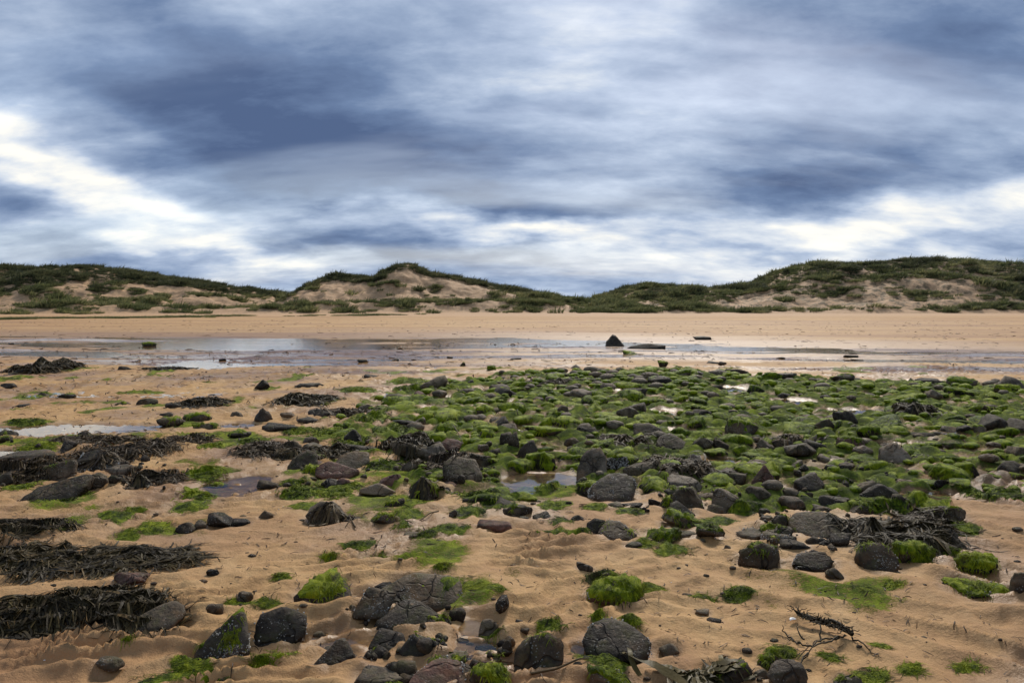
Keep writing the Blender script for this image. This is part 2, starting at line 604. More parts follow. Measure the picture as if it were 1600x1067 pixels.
M_GRASS = grass_material('marram_grass', [(0.20, (0.048, 0.056, 0.025)), (0.45, (0.120, 0.136, 0.052)), (0.64, (0.215, 0.212, 0.088)), (0.86, (0.37, 0.31, 0.15))])
M_GRASSD = grass_material('marram_grass_dark', [(0.20, (0.032, 0.037, 0.020)), (0.47, (0.075, 0.083, 0.038)), (0.72, (0.140, 0.138, 0.064)), (0.92, (0.25, 0.21, 0.11))])
m_, t_, b_ = new_mat('shell')
b_.inputs['Base Color'].default_value = (0.75, 0.72, 0.66, 1)
b_.inputs['Roughness'].default_value = 0.45
M_SHELL = m_
m_, t_, b_ = new_mat('barnacle_shell')
b_.inputs['Base Color'].default_value = (0.42, 0.39, 0.33, 1)
b_.inputs['Roughness'].default_value = 0.7
M_BARN = m_

# ------------------------------------------------------------------ layout data (photo pixels, 1600 x 1067)
FIELD = [(600, 612), (700, 598), (830, 585), (950, 578), (1100, 580), (1250, 592), (1420, 600), (1600, 600), (1760, 606),
         (1850, 700), (1750, 760), (1590, 765), (1480, 775), (1420, 800), (1300, 795), (1200, 790), (1090, 772), (1000, 765),
         (900, 755), (800, 790), (720, 790), (640, 775), (600, 720), (540, 690), (490, 662), (560, 635)]
POOLS = [  # px, py, width, height, name
    (370, 753, 96, 30), (824, 668, 52, 13), (1062, 671, 44, 9), (1125, 716, 56, 13), (1140, 733, 32, 9),
    (1222, 761, 36, 16), (1450, 768, 76, 10), (848, 745, 120, 24), (806, 764, 70, 14), (110, 669, 260, 17),
    (15, 707, 90, 13), (372, 661, 70, 9), (582, 930, 96, 20), (560, 992, 130, 40), (742, 985, 62, 74),
    (790, 1020, 40, 36), (903, 1008, 26, 13), (1492, 677, 34, 8), (1466, 698, 34, 7), (1385, 691, 40, 7), (40, 748, 60, 12),
    (1330, 640, 90, 8), (1150, 608, 60, 8), (990, 612, 60, 6), (1240, 625, 60, 7), (1030, 640, 60, 8),
]
PATCHES = [  # px, py(centre), width, height of weed patches on the sand
    (602, 730, 66, 28), (312, 770, 54, 24), (297, 788, 56, 17), (320, 742, 60, 16), (238, 822, 62, 19), (196, 832, 40, 12),
    (178, 806, 50, 15), (128, 771, 32, 11), (62, 783, 34, 12), (100, 778, 34, 13), (212, 797, 36, 10), (468, 768, 66, 22),
    (520, 768, 60, 22), (478, 788, 62, 13), (455, 752, 40, 12), (548, 760, 40, 12), (640, 782, 60, 20), (638, 803, 52, 15),
    (628, 826, 42, 13), (665, 836, 50, 13), (702, 829, 66, 18), (732, 800, 60, 16), (756, 776, 80, 20), (780, 790, 60, 14),
    (742, 748, 54, 20), (838, 762, 56, 14), (866, 758, 50, 16), (866, 789, 56, 14), (858, 832, 58, 12), (985, 800, 48, 11),
    (902, 835, 52, 11), (930, 794, 40, 9), (560, 850, 56, 15), (514, 870, 25, 13), (414, 941, 56, 12), (440, 900, 28, 9),
    (660, 838, 30, 10), (738, 921, 62, 12), (780, 927, 24, 17), (428, 1020, 64, 22), (408, 1036, 40, 15), (268, 1056, 118, 30),
    (296, 1034, 66, 20), (206, 1001, 22, 10), (366, 940, 46, 11), (862, 981, 52, 22), (934, 968, 24, 22), (985, 972, 40, 12),
    (1052, 860, 66, 16), (1098, 927, 40, 9), (1152, 925, 54, 12), (1353, 921, 34, 15), (1398, 914, 30, 9), (1478, 862, 44, 14),
    (1362, 1050, 64, 24), (1422, 1046, 40, 14), (1512, 1041, 44, 13), (1296, 1022, 36, 15), (1226, 1014, 44, 20), (1376, 1010, 24, 7),
    (945, 1024, 84, 34), (550, 690, 60, 14), (620, 672, 60, 12), (520, 676, 70, 12), (580, 655, 70, 10), (470, 672, 60, 12),
    (1400, 800, 80, 18), (1500, 830, 70, 16), (1450, 790, 60, 14), (1560, 775, 90, 14), (880, 815, 40, 10), (1170, 800, 60, 12),
    (1120, 815, 70, 12), (1230, 790, 60, 14), (700, 610, 60, 6), (640, 598, 60, 6), (560, 612, 60, 6), (740, 628, 80, 8),
    (40, 660, 60, 8), (60, 700, 60, 10), (330, 700, 40, 8), (395, 690, 44, 8), (500, 625, 60, 7), (1010, 855, 40, 12), (590, 870, 26, 9),
    (770, 985, 30, 12), (690, 893, 30, 6), (30, 760, 50, 12), (940, 905, 60, 12), (1020, 920, 40, 12), (640, 610, 50, 5),
]
# rocks: px, py of the foot, width, height, colour, shape, algae 0..1, short name (or None), outline (or None)
def crop(ox, oy, pts, s=4.0):
    return [(ox + x / s, oy + y / s) for x, y in pts]


OUTL = [
    (crop(400, 840, [(5, 450), (150, 410), (320, 460), (330, 540), (200, 600), (150, 650), (20, 655), (0, 560)]), 'black', 0.0, 'blocky charcoal boulder with a chipped lower corner'),
    (crop(400, 840, [(255, 365), (330, 290), (440, 225), (540, 270), (590, 340), (625, 385), (500, 375)]), 'black', 0.42, 'dark humped rock with a bright green skirt'),
    (crop(400, 840, [(700, 400), (980, 275), (1300, 315), (1305, 440), (1280, 470), (1100, 490), (900, 440)]), 'brown', 0.03, 'long brown boulder behind the black slabs'),
    (crop(400, 840, [(612, 560), (690, 400), (880, 430), (870, 460), (790, 500), (680, 560)]), 'grey', 0.0, 'sloping grey-brown slab left of the long boulder'),
    (crop(400, 840, [(740, 575), (900, 450), (1010, 460), (1240, 610), (1180, 625), (1000, 610), (760, 600)]), 'black', 0.0, 'peaked slate slab in the foreground pile'),
    (crop(400, 840, [(705, 640), (760, 545), (930, 580), (945, 610), (860, 680), (720, 685)]), 'black', 0.0, 'smooth black block at the front of the slab pile'),
    (crop(400, 840, [(895, 690), (975, 600), (1080, 690), (1000, 735), (930, 735)]), 'black', 0.0, 'black triangular rock below the slab pile'),
    (crop(400, 840, [(370, 780), (500, 640), (545, 640), (625, 720), (560, 765), (400, 782)]), 'black', 0.0, 'black wedge rock alone on foreground sand'),
    (crop(400, 840, [(1378, 575), (1400, 450), (1465, 435), (1520, 470), (1500, 520), (1430, 582)]), 'brown', 0.0, 'upright brown-grey stone in the small foreground pool'),
    (crop(400, 840, [(920, 930), (960, 840), (1100, 750), (1300, 760), (1325, 860), (1320, 940)]), 'red', 0.0, 'big reddish boulder cut by the bottom edge'),
    (crop(800, 840, [(-5, 700), (30, 620), (240, 560), (330, 600), (335, 690), (260, 740), (240, 815), (10, 830)]), 'brown', 0.06, 'squarish brown boulder furred with olive weed'),
    (crop(800, 840, [(425, 640), (480, 570), (620, 535), (740, 560), (870, 640), (860, 690), (790, 740), (680, 720), (440, 695)]), 'black', 0.0, 'broad black boulder with a notched right end'),
    (crop(0, 840, [(790, 540), (960, 430), (1050, 405), (1130, 430), (1170, 470), (1100, 545), (870, 560)]), 'grey', 0.0, 'smooth grey dome rock against the kelp'),
    (crop(0, 840, [(1230, 660), (1400, 500), (1480, 420), (1530, 460), (1580, 600), (1540, 690), (1440, 722)]), 'barnacle', 0.22, 'dark wedge boulder with barnacles and a green left slope'),
    (crop(1200, 840, [(140, 145), (210, 95), (380, 85), (415, 130), (280, 182), (150, 160)]), 'black', 0.0, 'flat black angular slab on the right sand'),
    (crop(1200, 840, [(540, 90), (600, 25), (720, 15), (800, 80), (800, 150), (700, 207), (600, 165)]), 'brown', 0.08, 'round brown boulder with a hairy crown'),
    (crop(800, 630, [(390, 440), (420, 330), (480, 270), (550, 255), (595, 310), (590, 400), (540, 462), (400, 468)]), 'tan', 0.04, 'tall grey-brown boulder leaning right'),
    (crop(800, 630, [(465, 560), (480, 510), (600, 445), (730, 435), (800, 470), (760, 540), (640, 600), (500, 592)]), 'barnacle', 0.0, 'wide dark boulder crusted with white barnacles'),
    (crop(1200, 630, [(690, 360), (700, 280), (790, 245), (830, 255), (885, 330), (840, 378), (740, 372)]), 'tan', 0.0, 'tan pyramid boulder among the green stones'),
    (crop(534, 370, [(1228, 513), (1235, 485), (1270, 452), (1283, 455), (1320, 503), (1310, 514)], 2.996), 'black', 0.0, 'lone dark pyramid rock by the far channel'),
    (crop(534, 370, [(1327, 518), (1345, 505), (1440, 494), (1480, 500), (1533, 505), (1470, 514), (1350, 524)], 2.996), 'black', 0.1, 'long low dark ledge beside the far pyramid rock'),
    (crop(1200, 630, [(155, 470), (310, 415), (345, 490), (310, 520), (210, 525), (165, 505)]), 'black', 0.0, 'black tilted slab with a lichen patch'),
    (crop(1200, 630, [(110, 800), (125, 720), (200, 690), (380, 685), (470, 720), (500, 790), (420, 840), (200, 838)]), 'brown', 0.0, 'broad brown boulder beside the dark kelp trail'),
    (crop(800, 630, [(970, 690), (990, 620), (1040, 605), (1145, 690), (1060, 705)]), 'black', 0.0, 'black triangular slab on the mid sand'),
    (crop(800, 630, [(520, 810), (600, 735), (680, 745), (785, 820), (770, 852), (620, 850)]), 'brown', 0.06, 'smooth brown boulder with a weed fringe'),
    (crop(800, 630, [(460, 800), (465, 750), (520, 722), (590, 735), (560, 780), (510, 812)]), 'black', 0.0, 'split black stone left of the fringed boulder'),
    (crop(400, 630, [(1165, 460), (1165, 390), (1240, 360), (1380, 380), (1425, 460), (1370, 502), (1200, 485)]), 'brown', 0.0, 'shaggy brown boulder with a twig of weed'),
    (crop(400, 630, [(370, 430), (385, 385), (450, 363), (560, 390), (655, 415), (600, 452), (430, 455)]), 'red', 0.0, 'low purple-brown smooth boulder'),
    (crop(400, 630, [(495, 360), (520, 310), (600, 283), (700, 290), (720, 340), (680, 400), (580, 400)]), 'grey', 0.0, 'rounded dark grey boulder behind the purple one'),
    (crop(400, 630, [(205, 385), (220, 340), (310, 275), (380, 300), (400, 370), (340, 410), (240, 412)]), 'brown', 0.0, 'rough brown boulder with hanging weed straps'),
    (crop(800, 630, [(885, 245), (920, 175), (1000, 155), (1100, 215), (1105, 260), (1000, 275), (910, 272)]), 'brown', 0.0, 'brown angular boulder in the middle of the field'),
    (crop(800, 630, [(755, 190), (760, 110), (860, 108), (945, 145), (910, 200), (840, 215)]), 'grey', 0.0, 'grey blocky boulder touching a brown one'),
    (crop(0, 630, [(185, 585), (240, 505), (360, 465), (500, 425), (560, 440), (560, 500), (460, 530), (340, 575)]), 'grey', 0.0, 'long dark rock sloping to the left'),
    (crop(0, 630, [(480, 400), (500, 310), (580, 280), (760, 340), (790, 390), (700, 415), (520, 420)]), 'barnacle', 0.0, 'biggest boulder in the left weed heap'),
]
ROCKS = [
    (38, 635, 30, 7, 'black', 's', 0), (133, 680, 24, 8, 'brown', 'a', 0), (12, 679, 36, 13, 'black', 'a', 0.1), (2, 690, 30, 9, 'grey', 'r', .2),
    (260, 648, 22, 6, 'black', 'a', 0), (267, 665, 40, 13, 'brown', 'r', .3), (308, 656, 44, 13, 'brown', 'r', .35), (322, 670, 36, 11, 'grey', 'r', .3),
    (369, 650, 24, 11, 'grey', 'a', 0), (375, 684, 36, 12, 'black', 's', .1), (270, 638, 26, 8, 'black', 'r', 0), (97, 750, 46, 34, 'brown', 'a', .1),
    (152, 762, 36, 26, 'grey', 'r', 0), (190, 748, 48, 16, 'tan', 's', 0), (222, 763, 44, 24, 'black', 'a', 0), (15, 738, 42, 22, 'grey', 'r', .05),
    (6, 752, 28, 18, 'black', 'r', 0), (106, 703, 27, 15, 'black', 'a', 0), (45, 716, 100, 13, 'grey', 's', 0), (290, 827, 32, 16, 'brown', 'r', 0),
    (314, 822, 19, 13, 'grey', 'a', 0), (343, 819, 44, 21, 'black', 'r', 0), (375, 817, 34, 10, 'black', 's', 0), (100, 858, 30, 17, 'black', 'w', 0),
    (337, 754, 40, 12, 'brown', 's', .1),
    (411, 656, 27, 20, 'black', 'a', .15), (451, 653, 27, 12, 'grey', 's', 0), (500, 651, 40, 12, 'black', 'a', 0), (440, 671, 58, 12, 'black', 's', 0),
    (478, 660, 40, 9, 'black', 's', 0), (542, 669, 32, 11, 'grey', 'r', .3), (572, 638, 23, 8, 'grey', 'a', 0), (652, 663, 28, 16, 'brown', 'a', .1),
    (632, 664, 40, 5, 'black', 's', 0), (687, 665, 30, 10, 'grey', 'a', 0), (700, 676, 38, 22, 'brown', 'r', .55), (757, 646, 32, 14, 'brown', 'r', .4),
    (552, 691, 31, 23, 'black', 'w', 0), (451, 703, 42, 18, 'grey', 'r', 0), (489, 701, 38, 15, 'grey', 'a', 0), (450, 715, 54, 14, 'black', 'r', 0),
    (560, 707, 54, 19, 'black', 'r', 0), (528, 710, 32, 19, 'brown', 'a', 0), (640, 720, 56, 26, 'brown', 'r', 0), (675, 722, 58, 28, 'tan', 'r', 0),
    (692, 731, 50, 21, 'red', 'r', 0), (745, 730, 64, 26, 'brown', 'r', 0), (645, 738, 36, 14, 'grey', 's', 0), (670, 741, 36, 14, 'grey', 'a', 0),
    (590, 772, 58, 22, 'tan', 'a', 0), (697, 772, 15, 9, 'black', 'r', 0), (665, 779, 58, 32, 'brown', 'w', .35), (515, 812, 74, 36, 'brown', 'w', .0),
    (548, 814, 36, 10, 'black', 's', 0), (420, 757, 36, 17, 'brown', 'r', 0), (499, 764, 22, 8, 'grey', 'r', 0), (415, 807, 24, 14, 'grey', 'w', 0),
    (600, 818, 48, 19, 'grey', 'a', .25), (617, 790, 32, 14, 'black', 'r', .3), (708, 807, 14, 11, 'black', 'a', 0), (796, 805, 22, 12, 'grey', 'r', 0),
    (773, 829, 56, 17, 'red', 's', 0), (645, 841, 30, 7, 'brown', 's', 0), (762, 685, 31, 18, 'brown', 'r', .4), (793, 702, 27, 24, 'grey', 'r', 0),
    (980, 657, 38, 19, 'brown', 'r', 0), (880, 651, 18, 12, 'grey', 'a', 0), (856, 668, 30, 18, 'brown', 'r', .7), (890, 669, 50, 17, 'grey', 'r', .6),
    (988, 698, 30, 13, 'grey', 'r', .2), (960, 686, 27, 8, 'tan', 's', 0), (895, 694, 28, 14, 'brown', 'r', 0), (900, 704, 30, 14, 'tan', 'r', .2),
    (826, 714, 38, 24, 'black', 'a', 0), (803, 706, 20, 25, 'grey', 'r', 0), (845, 729, 48, 25, 'black', 'r', .6), (962, 738, 40, 24, 'barnacle', 'r', .1),
    (1008, 744, 58, 17, 'grey', 's', 0), (1015, 756, 30, 14, 'grey', 'r', 0), (910, 767, 22, 24, 'black', 'a', 0), (1098, 702, 36, 18, 'grey', 'r', .15),
    (1160, 683, 54, 22, 'brown', 'r', .4), (1178, 692, 32, 12, 'grey', 'r', 0), (1070, 766, 62, 22, 'tan', 's', 0), (1072, 792, 56, 36, 'brown', 'r', .2),
    (1040, 795, 27, 22, 'brown', 'r', .35), (1103, 782, 30, 16, 'grey', 'a', 0), (1135, 797, 44, 28, 'brown', 'a', .05), (1120, 800, 38, 15, 'brown', 'r', 0),
    (1067, 827, 64, 24, 'brown', 'r', .35), (1036, 848, 60, 20, 'grey', 'r', .5), (1072, 840, 42, 10, 'grey', 's', 0), (847, 811, 32, 14, 'black', 'a', 0),
    (812, 806, 42, 20, 'grey', 'r', .1), (902, 813, 21, 11, 'black', 'w', 0), (818, 812, 17, 5, 'black', 's', 0), (985, 793, 44, 8, 'black', 's', 0),
    (1022, 791, 20, 15, 'black', 'a', 0), (1180, 842, 54, 14, 'grey', 's', 0), (1110, 844, 44, 17, 'brown', 's', .25), (1196, 763, 42, 36, 'red', 'w', 0),
    (1175, 733, 54, 12, 'tan', 's', .15), (1187, 881, 70, 36, 'brown', 'r', .3),
    (1250, 715, 54, 22, 'grey', 'a', 0), (1273, 706, 36, 18, 'black', 'a', 0), (1300, 718, 46, 16, 'tan', 'r', .1), (1345, 725, 58, 14, 'brown', 's', .2),
    (1287, 672, 34, 17, 'brown', 'a', 0), (1335, 671, 17, 11, 'black', 'r', 0), (1330, 702, 42, 24, 'red', 'r', .3), (1383, 694, 28, 15, 'brown', 'r', 0),
    (1355, 684, 36, 16, 'brown', 'r', .7), (1430, 652, 30, 22, 'black', 'r', 0), (1483, 674, 30, 12, 'grey', 'r', 0), (1530, 676, 23, 14, 'grey', 'a', .2),
    (1553, 673, 30, 9, 'grey', 's', 0), (1508, 675, 27, 10, 'black', 'r', 0), (1322, 738, 24, 11, 'grey', 'r', 0), (1372, 787, 62, 28, 'black', 'r', 0),
    (1352, 774, 32, 17, 'brown', 'r', 0), (1303, 788, 50, 20, 'black', 's', 0), (1345, 806, 40, 24, 'brown', 'r', .3), (1463, 815, 80, 28, 'brown', 'r', .2),
    (1470, 762, 18, 11, 'black', 'a', 0), (1415, 757, 34, 8, 'grey', 's', 0), (1368, 843, 36, 28, 'brown', 'w', 0), (1217, 831, 34, 24, 'brown', 'r', .1),
    (1213, 846, 50, 15, 'grey', 's', 0), (1312, 853, 38, 22, 'black', 'a', 0), (1240, 860, 48, 14, 'black', 's', 0), (1303, 902, 28, 20, 'grey', 'w', 0),
    (1428, 882, 56, 36, 'brown', 'r', .8), (1527, 900, 62, 24, 'black', 'r', .7), (1530, 931, 100, 21, 'black', 's', .75), (1600, 937, 40, 44, 'brown', 'r', 0),
    (1207, 1037, 48, 30, 'grey', 'r', .4), (1228, 1068, 64, 38, 'tan', 'r', 0), (1325, 1074, 54, 28, 'black', 'r', .1), (1046, 1014, 32, 24, 'grey', 'w', 0),
    (958, 942, 90, 36, 'red', 'r', .75), (914, 892, 28, 15, 'grey', 'a', 0), (990, 859, 30, 8, 'black', 's', 0), (955, 1072, 76, 32, 'brown', 'r', .5),
    (1140, 1058, 72, 34, 'black', 'r', .1), (1190, 1052, 24, 18, 'grey', 'r', 0), (812, 977, 14, 14, 'black', 'a', 0), (820, 987, 15, 8, 'black', 's', 0),
    (1098, 949, 24, 8, 'grey', 's', 0), (1117, 964, 24, 9, 'black', 's', 0), (1136, 858, 13, 9, 'grey', 'a', 0),
    (500, 981, 23, 11, 'brown', 'r', 0), (524, 967, 22, 10, 'black', 'a', 0), (521, 949, 34, 9, 'brown', 's', 0), (496, 944, 16, 6, 'black', 's', 0),
    (556, 964, 26, 20, 'grey', 'w', 0), (603, 922, 38, 10, 'black', 's', 0), (520, 1007, 36, 8, 'black', 's', 0), (763, 1010, 44, 16, 'black', 's', 0),
    (688, 974, 36, 16, 'grey', 'a', .2), (730, 1026, 36, 20, 'grey', 'r', 0), (765, 1032, 40, 18, 'brown', 'a', .2), (700, 1034, 66, 20, 'grey', 's', .15),
    (592, 1066, 80, 26, 'tan', 'r', 0), (615, 1075, 36, 22, 'grey', 'r', .3), (755, 1050, 38, 30, 'red', 'a', 0), (764, 1074, 66, 36, 'grey', 'r', .5),
    (792, 1012, 18, 22, 'black', 'a', 0), (336, 958, 27, 20, 'brown', 'r', 0), (171, 1048, 48, 18, 'brown', 's', 0), (353, 1065, 26, 19, 'black', 'a', .1),
    (382, 936, 24, 16, 'grey', 'a', 0), (333, 895, 20, 9, 'black', 's', 0), (205, 914, 52, 18, 'red', 'r', 0), (-2, 990, 26, 24, 'red', 'r', 0),
    (985, 556, 24, 6, 'black', 'r', .4), (1097, 532, 30, 6, 'black', 's', 0), (233, 541, 25, 8, 'black', 's', .45), (197, 580, 22, 7, 'black', 'a', 0),
    (442, 545, 27, 3, 'black', 's', 0), (348, 564, 11, 5, 'black', 'a', 0), (17, 538, 11, 5, 'black', 'a', 0), (408, 610, 28, 15, 'black', 'w', 0),
    (484, 607, 46, 7, 'black', 's', 0), (230, 632, 28, 11, 'brown', 'r', .1), (193, 632, 24, 6, 'brown', 's', .1), (68, 618, 26, 8, 'grey', 'a', .2),
    (105, 620, 30, 6, 'black', 's', .1), (12, 607, 24, 7, 'black', 's', 0), (723, 574, 9, 6, 'black', 'a', .3), (768, 583, 14, 7, 'brown', 'r', .5),
    (1035, 576, 17, 11, 'black', 'a', .4), (900, 578, 22, 7, 'black', 'a', 0), (618, 563, 12, 4, 'black', 's', 0), (703, 560, 10, 3, 'black', 's', 0),
    (567, 567, 18, 5, 'black', 's', 0), (806, 564, 18, 3, 'black', 's', 0), (870, 592, 40, 8, 'black', 's', .2), (985, 588, 60, 10, 'black', 's', .4),
    (1060, 592, 40, 12, 'grey', 'r', .5), (1100, 590, 30, 9, 'black', 'a', 0), (1150, 586, 40, 9, 'black', 'r', 0), (1230, 597, 34, 8, 'black', 's', 0),
    (1030, 605, 40, 13, 'black', 'r', .1), (930, 602, 20, 8, 'black', 'a', .1), (700, 607, 16, 6, 'black', 'a', .1), (736, 603, 16, 8, 'black', 'a', 0),
    (580, 592, 24, 6, 'black', 's', 0), (1315, 600, 40, 9, 'grey', 'r', .2), (1450, 603, 40, 10, 'black', 's', 0), (1500, 605, 46, 12, 'brown', 'r', .5),
    (1460, 626, 32, 14, 'grey', 'w', 0), (1310, 617, 34, 12, 'brown', 'r', .3), (1225, 620, 24, 9, 'black', 'a', 0), (1120, 607, 20, 8, 'grey', 'r', 0),
    (1220, 561, 14, 3, 'black', 's', 0), (1330, 560, 24, 4, 'black', 's', 0), (1340, 563, 20, 4, 'black', 's', 0), (1115, 570, 24, 5, 'black', 's', 0), (1128, 573, 14, 5, 'grey', 's', 0),
]
_g = random.Random(21)
for _k in range(44):                      # smaller stones packed between the named boulders
    _bx = ((430, 690, 780, 762), (430, 690, 780, 762), (880, 690, 1160, 800), (1190, 690, 1400, 800), (1190, 800, 1330, 862), (560, 960, 800, 1050))[_k % 6]
    _x, _y = _g.uniform(_bx[0], _bx[2]), _g.uniform(_bx[1], _bx[3])
    _w = _g.uniform(14, 40)
    ROCKS.append((_x, _y, _w, _w * _g.uniform(.32, .6), _g.choice(['black', 'brown', 'brown', 'grey', 'red', 'tan']), _g.choice('raasw'), _g.choice([0, 0, 0, .15, .4])))
KELP_MATS = [  # px, py, width, height, flow deg, pile height m, ribbons, length, width, material, label
    (130, 874, 450, 50, 6, .07, 3300, .22, .011, 'd', 'wide dark kelp mat spread over the left sand, its tail pointing right'),
    (95, 966, 410, 72, -16, .09, 3900, .24, .012, 'd', 'thick dark kelp mat at the left edge behind the smooth grey dome rock'),
    (20, 828, 200, 32, 5, .05, 1200, .20, .010, 'd', 'ragged kelp mat at the left edge above the wide kelp mat'),
    (200, 712, 190, 38, 3, .07, 1500, .26, .014, 'b', 'brown kelp spilling behind the biggest boulder of the left weed heap'),
    (60, 735, 120, 34, 5, .04, 800, .22, .013, 'b', 'brown kelp among the boulders at the left edge'),
    (250, 748, 110, 20, -5, .04, 600, .22, .013, 'b', 'brown kelp trailing right from the front rocks of the left weed heap'),
    (405, 706, 120, 26, 25, .06, 800, .26, .014, 'b', 'tangle of brown kelp left of the rough strapped boulder'),
    (300, 690, 90, 14, 5, .03, 260, .22, .014, 'b', 'thin scatter of brown weed on sand behind the left pool'),
    (640, 700, 100, 26, 10, .12, 800, .28, .016, 'd', 'black kelp draped over the rocks behind the bright green mound'),
    (500, 712, 150, 20, 8, .04, 700, .24, .013, 'd', 'dark weed threaded between the boulders behind the purple-brown boulder'),
    (700, 735, 130, 18, 0, .04, 500, .24, .013, 'b', 'brown weed between the boulders behind the shaggy brown boulder'),
    (150, 690, 170, 16, 3, .03, 500, .26, .014, 'b', 'brown weed fringe along the back of the left weed heap'),
    (1260, 690, 120, 12, 0, .05, 350, .28, .015, 'b', 'brown weed among green stones left of the tan pyramid boulder'),
    (1085, 735, 150, 44, -12, .12, 1700, .32, .016, 'b', 'coarse brown kelp heap right of the tall leaning boulder'),
    (975, 690, 110, 20, 5, .06, 500, .30, .016, 'b', 'reddish brown weed under the grey blocky boulder'),
    (1425, 842, 210, 46, -28, .11, 2600, .30, .012, 'd', 'black kelp trail sweeping right from the broad brown boulder'),
    (1462, 815, 90, 24, -20, .10, 600, .30, .012, 'b', 'brown kelp matted over the low boulder near the right sand'),
    (70, 581, 104, 17, 2, .30, 900, .5, .03, 'd', 'solitary black weed mound on far left sand'),
    (480, 628, 110, 14, 2, .12, 700, .4, .022, 'd', 'dark weed strip behind the flat black slabs at left centre'),
    (545, 645, 110, 8, 0, .05, 400, .4, .022, 'b', 'rusty brown weed strip on sand at left centre'),
    (320, 631, 80, 10, 2, .12, 500, .4, .022, 'd', 'dark weed heap at the rear of the left sand'),
    (1432, 645, 60, 18, 0, .14, 400, .36, .02, 'd', 'black weed hanging on a dark boulder at the right rear of the field'),
    (1425, 718, 60, 14, -10, .05, 300, .28, .016, 'b', 'dark weed beside the tan pyramid boulder'),
    (258, 578, 90, 5, 0, .05, 200, .5, .03, 'd', 'long thin weed strip on wet sand at far left'),
    (860, 600, 110, 9, 0, .06, 400, .4, .022, 'b', 'brown weed strip at the rear edge of the green field'),
]

# ------------------------------------------------------------------ terrain height
pool_w = []
for (px, py, w, h) in POOLS:
    x0, y0 = ground_at(px, py)
    _, ya = ground_at(px, py - h / 2)
    _, yb = ground_at(px, py + h / 2)
    xw = w / F_PX * y0
    pool_w.append((x0, (ya + yb) / 2, xw / 2, (ya - yb) / 2))
SCOUR = []                                   # filled by the rocks: x, y, radius


def field_mask(x, y):
    px, py = project(x, y)
    wx = fbm(x * 0.9, y * 0.9, octv=3) * 60 / np.maximum(y / 6, .5)
    wy = fbm(x * 0.9 + 40, y * 0.9, octv=3) * 170 / np.maximum(y, 3.)
    return in_poly(px + wx, py + wy, FIELD).astype(float)


def pool_mask(x, y):
    m = np.zeros_like(x)
    for (x0, y0, a, b) in pool_w:
        q = ((x - x0) / a) ** 2 + ((y - y0) / b) ** 2
        m = np.maximum(m, np.exp(-(q / 1.25) ** 3))
    return m


def lumps(x, y):
    return .65 * np.clip(np.abs(perlin(x * 2.7 + 4, y * 2.7)) * 1.7, 0, 1) ** .75 + .35 * np.clip(np.abs(perlin(x * 5.6, y * 5.6 + 8)) * 1.7, 0, 1) ** .75


def beach(y):
    return 0.27 * sstep(34, 92, y) + 0.35 * sstep(88, 110, y)


SHEAR = .16


# dunes
def crest(pts, Y, drop):
    a = np.array([height_at(px, py + drop, Y / (1 + SHEAR * max(0, (CX - px) / F_PX))) for px, py in pts])
    return a[:, 0], a[:, 1]


DL = crest([(-420, 440), (-200, 425), (0, 415), (60, 416), (130, 413), (200, 421), (260, 431), (300, 436), (350, 446), (400, 451), (430, 457), (445, 464), (470, 476), (500, 482), (2200, 484)], 116, 4)
DM = crest([(-400, 486), (410, 480), (440, 469), (470, 448), (500, 434), (525, 429), (550, 430), (590, 431), (600, 424), (618, 416), (637, 410), (650, 417), (668, 427), (700, 430), (740, 438), (780, 447), (820, 453), (860, 460), (900, 467), (925, 474), (980, 482), (2200, 486)], 106, 3)
DR = crest([(-400, 487), (860, 482), (915, 470), (940, 460), (970, 450), (1010, 440), (1040, 443), (1075, 445), (1120, 447), (1150, 445), (1190, 437), (1220, 422), (1250, 412), (1270, 408), (1320, 407), (1340, 410), (1400, 403), (1440, 401), (1500, 402), (1560, 407), (1600, 409), (1800, 405), (2100, 430), (2300, 440)], 108, 5)
FD = crest([(-400, 476), (0, 476), (100, 473), (200, 474), (330, 481), (400, 478), (470, 474), (560, 471), (640, 469), (720, 467), (800, 468), (860, 472), (900, 476), (960, 482), (1100, 482), (1400, 484), (2200, 484)], 92, 3)


def dune_h(x, y):
    y = y - SHEAR * np.minimum(x, 0)
    zb = beach(y)
    nz = fbm(x * 0.16, y * 0.16, octv=4)
    nz2 = fbm(x * 0.55 + 9, y * 0.55, octv=3)
    out = zb
    for (cx, cz), yf, yc, pw in ((DL, 92, 116, 0.95), (DM, 91, 106, 0.9), (DR, 86.5, 108, 0.85)):
        zc = np.interp(x * (1 + .35 * (yc / np.maximum(y, 60) - 1)), cx, cz)
        s = np.clip((y - yf) / (yc - yf), 0, 1)
        f = 0.55 * s ** pw + 0.45 * sstep(0, 1, s)
        back = np.where(y > yc, np.exp(-((y - yc) / 40) ** 2), 1.0)
        rough = (nz * 0.70 + nz2 * 0.36) * np.sin(np.clip(s, 0, 1) * math.pi) ** 0.7
        z = zb + np.maximum(zc - zb, 0) * f * back + rough * sstep(0.2, 1.5, zc - zb)
        out = np.maximum(out, z)
    zc = np.interp(x, *FD)
    g = np.exp(-((y - 92) / np.where(y < 92, 2.6, 4.5)) ** 2)
    out = np.maximum(out, zb + np.maximum(zc - zb, 0) * g * (1 + 0.25 * nz2))
    return out


def ripple(p):
    s = np.sin(p)
    return (1 - np.abs(s)) ** 1.25 - 0.36


